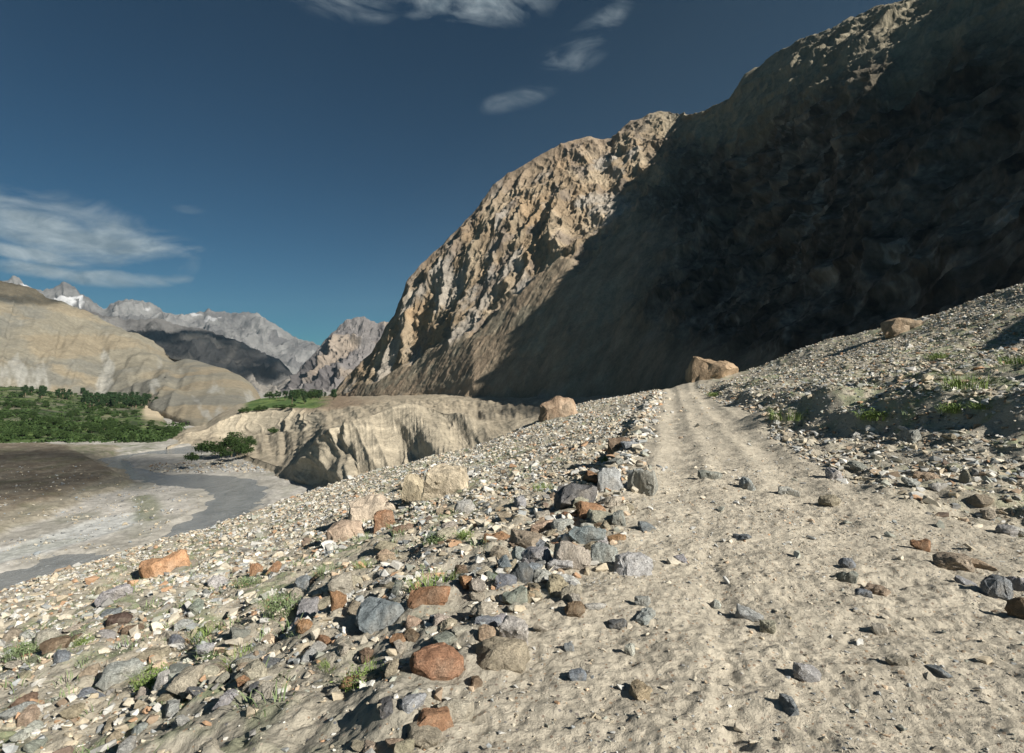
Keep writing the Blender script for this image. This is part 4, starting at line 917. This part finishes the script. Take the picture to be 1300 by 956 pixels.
for u, v, d, h, kd, lb in [(294, 579, 345, 12.5, "tree", "tallest bushy green tree of the clump on the river bank"), (308, 576, 350, 8.5, "tree", "rounded green tree at the right end of the riverbank clump"), (280, 579, 345, 7.5, "tree", "bushy tree left of the tallest tree on the river bank"),
                         (301, 579, 330, 8, "tree", "low dense tree in front of the tallest riverbank tree"), (318, 570, 352, 7, "tree", "smallest tree at the slope foot right of the riverbank clump"), (270, 578, 345, 7, "shrub", "big dark shrub left of the riverbank trees"),
                         (256, 576, 348, 5.5, "shrub", "yellowish shrub at the left end of the riverbank clump"), (243, 587, 315, 4.5, "shrub", "low dark shrub alone on the gravel before the clump"), (262, 574, 356, 6, "shrub", "spreading shrub behind the yellowish shrub of the riverbank clump"), (313, 578, 338, 5, "shrub", "low shrub in front of the rounded right tree of the riverbank clump"), (287, 582, 322, 4.5, "shrub", "low shrub in front of the tallest riverbank tree on its left"),
                         (347, 552, 420, 5, "shrub", "single shrub on the bare slope right of the clump")]:
    p = at_d(u, v, d); plant(kd, p, h, lb, "trees and shrubs on the river bank", 1.0)
pf = pick(GF); pa = pick(GA)
n = 3000; W_ = GF.reshape(-1, 3); tu, tv = project(W_); cand = np.where((tu > -120) & (tu < 232) & ~((tu > 176) & (tu < 214) & (tv > 512) & (tv < 538)))[0]
cand = cand[fbm(W_[cand] / 22 + 9, 4) > 0.08]; cand = rng.choice(cand, n); q = W_[cand] + rng.normal(size=(n, 3)) * np.array([3, 3, .2]); sz = np.exp(rng.normal(.25, .45, n))
pr = [(lambda a: (a / np.linalg.norm(a, axis=1)[:, None] * .5, None))(rng.normal(size=(1, 3))) for _ in range(0)]
Vq = []
for k in range(26):
    c_ = q + rng.normal(size=(n, 3)) * np.array([.55, .55, .35]) * sz[:, None]; c_[:, 2] = np.maximum(c_[:, 2], q[:, 2]) + .3 * sz
    a = rng.normal(size=(n, 3)); a /= np.linalg.norm(a, axis=1)[:, None]; b = np.cross(a, rng.normal(size=(n, 3))); b /= np.linalg.norm(b, axis=1)[:, None]; l_ = .38 * sz[:, None]
    Vq.append(np.stack([c_ - a * l_, c_ + b * l_ * .8, c_ + a * l_, c_ - b * l_ * .8], 1))
Vq = np.concatenate(Vq); tag(link("undergrowth", mesh_np("undergrowth", Vq, np.arange(len(Vq) * 4).reshape(-1, 4), None, False), M["leaf"]), kind="stuff")
for k in range(230):
    u = rng.uniform(-60, 228); v = rng.uniform(506, 560) + (0 if u < 150 else rng.uniform(0, 3)); 
    if 178 < u < 212 and 515 < v < 536: continue
    if perlin(np.array([[u / 22.0, v / 6.0, 1.0]]))[0] < -0.05: v = min(560, v + 4)
    p = pf(u, v); kd = "shrub" if rng.random() < .6 else "tree"; h = rng.uniform(2.2, 4.5) if kd == "shrub" else rng.uniform(4, 7)
    plant(kd, p, h, ("rounded dark green shrub scattered on the green terraces beyond the river" if kd == "shrub" else "broad leafy tree scattered on the green terraces beyond the river"), ("shrubs on the far terraces" if kd == "shrub" else "leafy trees on the far terraces"), rng.uniform(.9, 1.3))
for k in range(90):
    u = rng.uniform(108, 202) if k < 70 else rng.uniform(20, 108); v = rng.uniform(508, 519) if k < 70 else rng.uniform(499, 507)
    if k >= 70: v += (u - 60) * 0.05
    plant("poplar_tree", pf(u, v), rng.uniform(9, 14) if k < 70 else rng.uniform(7, 12), "dark poplar in the long grove below the sandy hill" if k < 70 else "slim poplar near the left end of the upper terrace",
          "poplars of the far grove" if k < 70 else "slim poplars on the upper terrace", 1.4)
for k, (u, v, h) in enumerate([(371, 515, 13), (387, 513, 9)]):
    plant("poplar_tree", pa(u, v), h, ["tall lone poplar on the edge of the green field", "shorter lone poplar right of the tall lone poplar"][k], "poplars by the green field", 1.3)
for k in range(26):
    plant("poplar_tree" if k % 3 else "tree", pa(rng.uniform(376, 425) if k % 4 else rng.uniform(340, 376), 506.5 + rng.uniform(-2, 2)), rng.uniform(6, 10),
          "dark poplar in the thicket at the back of the green field" if k % 3 else "dark spreading tree in the thicket at the back of the green field", "poplars of the field thicket" if k % 3 else "spreading trees of the field thicket", 1.5)
for k in range(16):
    u = rng.uniform(305, 372); plant("shrub", pa(u, 525 - (u - 300) * .09), rng.uniform(2.5, 4.5), "low green shrub on the rim of the pale bluff below the field", "shrubs on the bluff rim")
#P2>>
print("air")
t = NT("cloud_shade"); t.b.inputs["Base Color"].default_value = (0.9, 0.9, 0.9, 1); t.b.inputs["Alpha"].default_value = 0.82; M["cloud_shade"] = t.m
t = NT("cloud_grey"); t.b.inputs["Base Color"].default_value = (0.9, 0.9, 0.9, 1); t.b.inputs["Alpha"].default_value = 0.5; M["cloud_grey"] = t.m
t = NT("cloud_veil"); t.b.inputs["Base Color"].default_value = (0.9, 0.9, 0.9, 1); t.b.inputs["Alpha"].default_value = 0.3; M["cloud_veil"] = t.m
SUN_AZ, SUN_EL = 130.0, 31.0        # azimuth clockwise from +Y
SV = np.array([math.sin(R(SUN_AZ)) * math.cos(R(SUN_EL)), math.cos(R(SUN_AZ)) * math.cos(R(SUN_EL)), math.sin(R(SUN_EL))])
def cloud(target, alt, sx, sy, rot, seed, lab):
    """an unseen cloud at height alt, placed so that its shadow falls on target"""
    p = np.array(target) + SV * ((alt - target[2]) / SV[2]); bm = bmesh.new(); bmesh.ops.create_icosphere(bm, subdivisions=6, radius=1.0)
    co = np.array([v.co for v in bm.verts]); d = 1 + 0.55 * fbm(co * 1.6 + seed, 5, 0.6); co = co * d[:, None] * np.array([sx, sy, 0.22 * min(sx, sy)])
    co[:, 2] = np.where(co[:, 2] < 0, co[:, 2] * 0.35, co[:, 2])
    for v, q in zip(bm.verts, co): v.co = q
    me = bpy.data.meshes.new("cloud"); bm.to_mesh(me); bm.free()
    for q in me.polygons: q.use_smooth = True
    o = link("cloud", me, M[lab]); o.location = p; o.rotation_euler = (0, 0, R(rot)); tag(o, kind="structure"); return o
cloud(at_d(250, 436, 2950), 1900, 640, 320, 35, 3.0, "cloud_grey")
cloud(at_d(20, 372, 1640), 1750, 75, 170, 20, 5.0, "cloud_veil")
cloud(at_z(5, 602, -44), 1650, 70, 60, 0, 7.0, "cloud_veil")
cloud((80, 285, 0), 1650, 52, 190, 10, 13.0, "cloud_shade")  # unseen cloud, added only to keep the mountain's right face dark
hb_ = bmesh.new(); bmesh.ops.create_cube(hb_, size=1.0); hm_ = bpy.data.meshes.new("haze"); hb_.to_mesh(hm_); hb_.free()
hz = bpy.data.objects.new("haze", hm_); C.objects.link(hz); hz.scale = (18000, 13000, 1620); hz.location = (0, 5500, 1620 / 2 - 130); tag(hz, kind="stuff")
hmat = bpy.data.materials.new("haze_air"); hmat.use_nodes = True; ht = hmat.node_tree; ht.nodes.remove(ht.nodes["Principled BSDF"])
pv = ht.nodes.new("ShaderNodeVolumePrincipled"); pv.inputs["Density"].default_value = 4e-5; pv.inputs["Color"].default_value = (0.5, 0.74, 0.92, 1); pv.inputs["Anisotropy"].default_value = 0.2
ht.links.new(pv.outputs[0], ht.nodes["Material Output"].inputs["Volume"]); hm_.materials.append(hmat)
# ------------------------------------------------------------------ light, sky, render settings
SUN_AZ, SUN_EL = 130.0, 31.0        # azimuth clockwise from +Y
sd = bpy.data.lights.new("sun", "SUN"); so = bpy.data.objects.new("sun", sd); C.objects.link(so)
sd.energy = 5.0; sd.angle = R(0.5); sd.color = (1.0, 0.945, 0.85)
to_sun = Vector((math.sin(R(SUN_AZ)) * math.cos(R(SUN_EL)), math.cos(R(SUN_AZ)) * math.cos(R(SUN_EL)), math.sin(R(SUN_EL))))
so.rotation_euler = to_sun.to_track_quat("Z", "Y").to_euler()

w = bpy.data.worlds.new("World"); scene.world = w; w.use_nodes = True
wt = w.node_tree; bg = wt.nodes["Background"]
sk_ = wt.nodes.new("ShaderNodeTexSky"); sk_.sky_type = "NISHITA"; sk_.sun_disc = False
sk_.sun_elevation = R(SUN_EL); sk_.sun_rotation = R(SUN_AZ); sk_.altitude = 2600; sk_.air_density = 1.0; sk_.dust_density = 0.3; sk_.ozone_density = 2.0

def wn(typ, **kw):
    nd = wt.nodes.new(typ)
    for k, v in kw.items(): setattr(nd, k, v)
    return nd
def wm(op, a, b=None, c=None, clamp=False):
    nd = wn("ShaderNodeMath", operation=op, use_clamp=clamp)
    for i_, x in enumerate((a, b, c)):
        if x is None: continue
        if isinstance(x, (int, float)): nd.inputs[i_].default_value = x
        else: wt.links.new(x, nd.inputs[i_])
    return nd.outputs[0]
tint = wn("ShaderNodeMix", data_type="RGBA", blend_type="MULTIPLY"); tint.inputs["Factor"].default_value = 1
gm_ = wn("ShaderNodeGamma"); gm_.inputs[1].default_value = 1.35; wt.links.new(sk_.outputs[0], gm_.inputs[0]); wt.links.new(gm_.outputs[0], tint.inputs[6]); tint.inputs[7].default_value = (0.105, 0.285, 0.30, 1)
tc = wn("ShaderNodeTexCoord"); sp = wn("ShaderNodeSeparateXYZ"); wt.links.new(tc.outputs["Generated"], sp.inputs[0])
az = wm("MULTIPLY", wm("ARCTAN2", sp.outputs[0], sp.outputs[1]), 57.2958); el = wm("MULTIPLY", wm("ARCSINE", sp.outputs[2]), 57.2958)
cb = wn("ShaderNodeCombineXYZ"); wt.links.new(az, cb.inputs[0]); wt.links.new(wm("MULTIPLY", el, 2.3), cb.inputs[1])
def wnoise(scale, det, dist, off):
    mp = wn("ShaderNodeMapping"); mp.inputs["Location"].default_value = (off, off, 0); wt.links.new(cb.outputs[0], mp.inputs[0])
    nd = wn("ShaderNodeTexNoise"); nd.inputs["Scale"].default_value = scale; nd.inputs["Detail"].default_value = det; nd.inputs["Distortion"].default_value = dist; nd.inputs["Roughness"].default_value = 0.62
    wt.links.new(mp.outputs[0], nd.inputs["Vector"]); return nd.outputs["Fac"]
cn_ = wnoise(0.13, 9, 1.0, 3.0); cs_ = wnoise(0.35, 7, 0.5, 11.0)
tot = None
for (u, v, ru, rv, rot, amp) in [(40, 282, 150, 38, -8, 1.0), (100, 296, 200, 52, -7, .72), (150, 300, 110, 26, -12, .8), (30, 322, 120, 13, -6, .9), (165, 354, 105, 14, 3, 1.0), (40, 342, 110, 13, -4, .85), (600, -6, 130, 48, 0, .62), (430, 2, 85, 30, 0, .42), (752, 42, 75, 26, 32, .34), (710, 80, 65, 24, 8, .34),
                                 (655, 126, 60, 16, 12, .24), (240, 266, 24, 7, 0, .35), (235, 315, 60, 8, 0, .4)]:
    def ae(u_, v_):
        X, Y, Z = [float(q) for q in ray(u_, v_)]; return math.degrees(math.atan2(X, Y)), math.degrees(math.asin(Z / math.sqrt(X * X + Y * Y + Z * Z)))
    a0, e0 = ae(u, v); k_ = (ae(u + 5, v)[0] - ae(u - 5, v)[0]) / 10; ke = (ae(u, v - 5)[1] - ae(u, v + 5)[1]) / 10
    da = wm("SUBTRACT", az, a0); de = wm("SUBTRACT", el, e0); c0, s0 = math.cos(R(rot)), math.sin(R(rot))
    x_ = wm("DIVIDE", wm("ADD", wm("MULTIPLY", da, c0), wm("MULTIPLY", de, s0)), ru * k_); y_ = wm("DIVIDE", wm("SUBTRACT", wm("MULTIPLY", de, c0), wm("MULTIPLY", da, s0)), rv * ke)
    r2_ = wm("ADD", wm("MULTIPLY", x_, x_), wm("MULTIPLY", y_, y_)); m_ = wm("MULTIPLY", wm("SUBTRACT", 1.0, r2_, clamp=True), amp)
    tot = m_ if tot is None else wm("MAXIMUM", tot, m_)
dens = wm("MULTIPLY", wm("SUBTRACT", wm("ADD", wm("MULTIPLY", tot, 0.75), wm("MULTIPLY", wm("SUBTRACT", cn_, 0.5), 2.6)), 0.04), 1.3, clamp=True)
dens = wm("MULTIPLY", dens, wm("MULTIPLY", wm("POWER", tot, 0.8), 1.5, clamp=True), clamp=True)
cc_ = wn("ShaderNodeMix", data_type="RGBA"); wt.links.new(wm("MULTIPLY", wm("SUBTRACT", cs_, 0.35), 3.0, clamp=True), cc_.inputs["Factor"])
cc_.inputs[6].default_value = (3.6, 4.6, 5.2, 1); cc_.inputs[7].default_value = (8.6, 9.8, 10.2, 1)
fin = wn("ShaderNodeMix", data_type="RGBA"); wt.links.new(wm("MULTIPLY", dens, 0.85), fin.inputs["Factor"]); wt.links.new(tint.outputs[2], fin.inputs[6]); wt.links.new(cc_.outputs[2], fin.inputs[7])
wt.links.new(fin.outputs[2], bg.inputs["Color"]); bg.inputs["Strength"].default_value = 0.038

scene.view_settings.view_transform = "Standard"; scene.view_settings.look = "None"
scene.view_settings.gamma = 1; scene.view_settings.exposure = 0.68; scene.view_settings.use_curve_mapping = False
scene.render.engine = "CYCLES"
scene.cycles.max_bounces = 5; scene.cycles.diffuse_bounces = 3
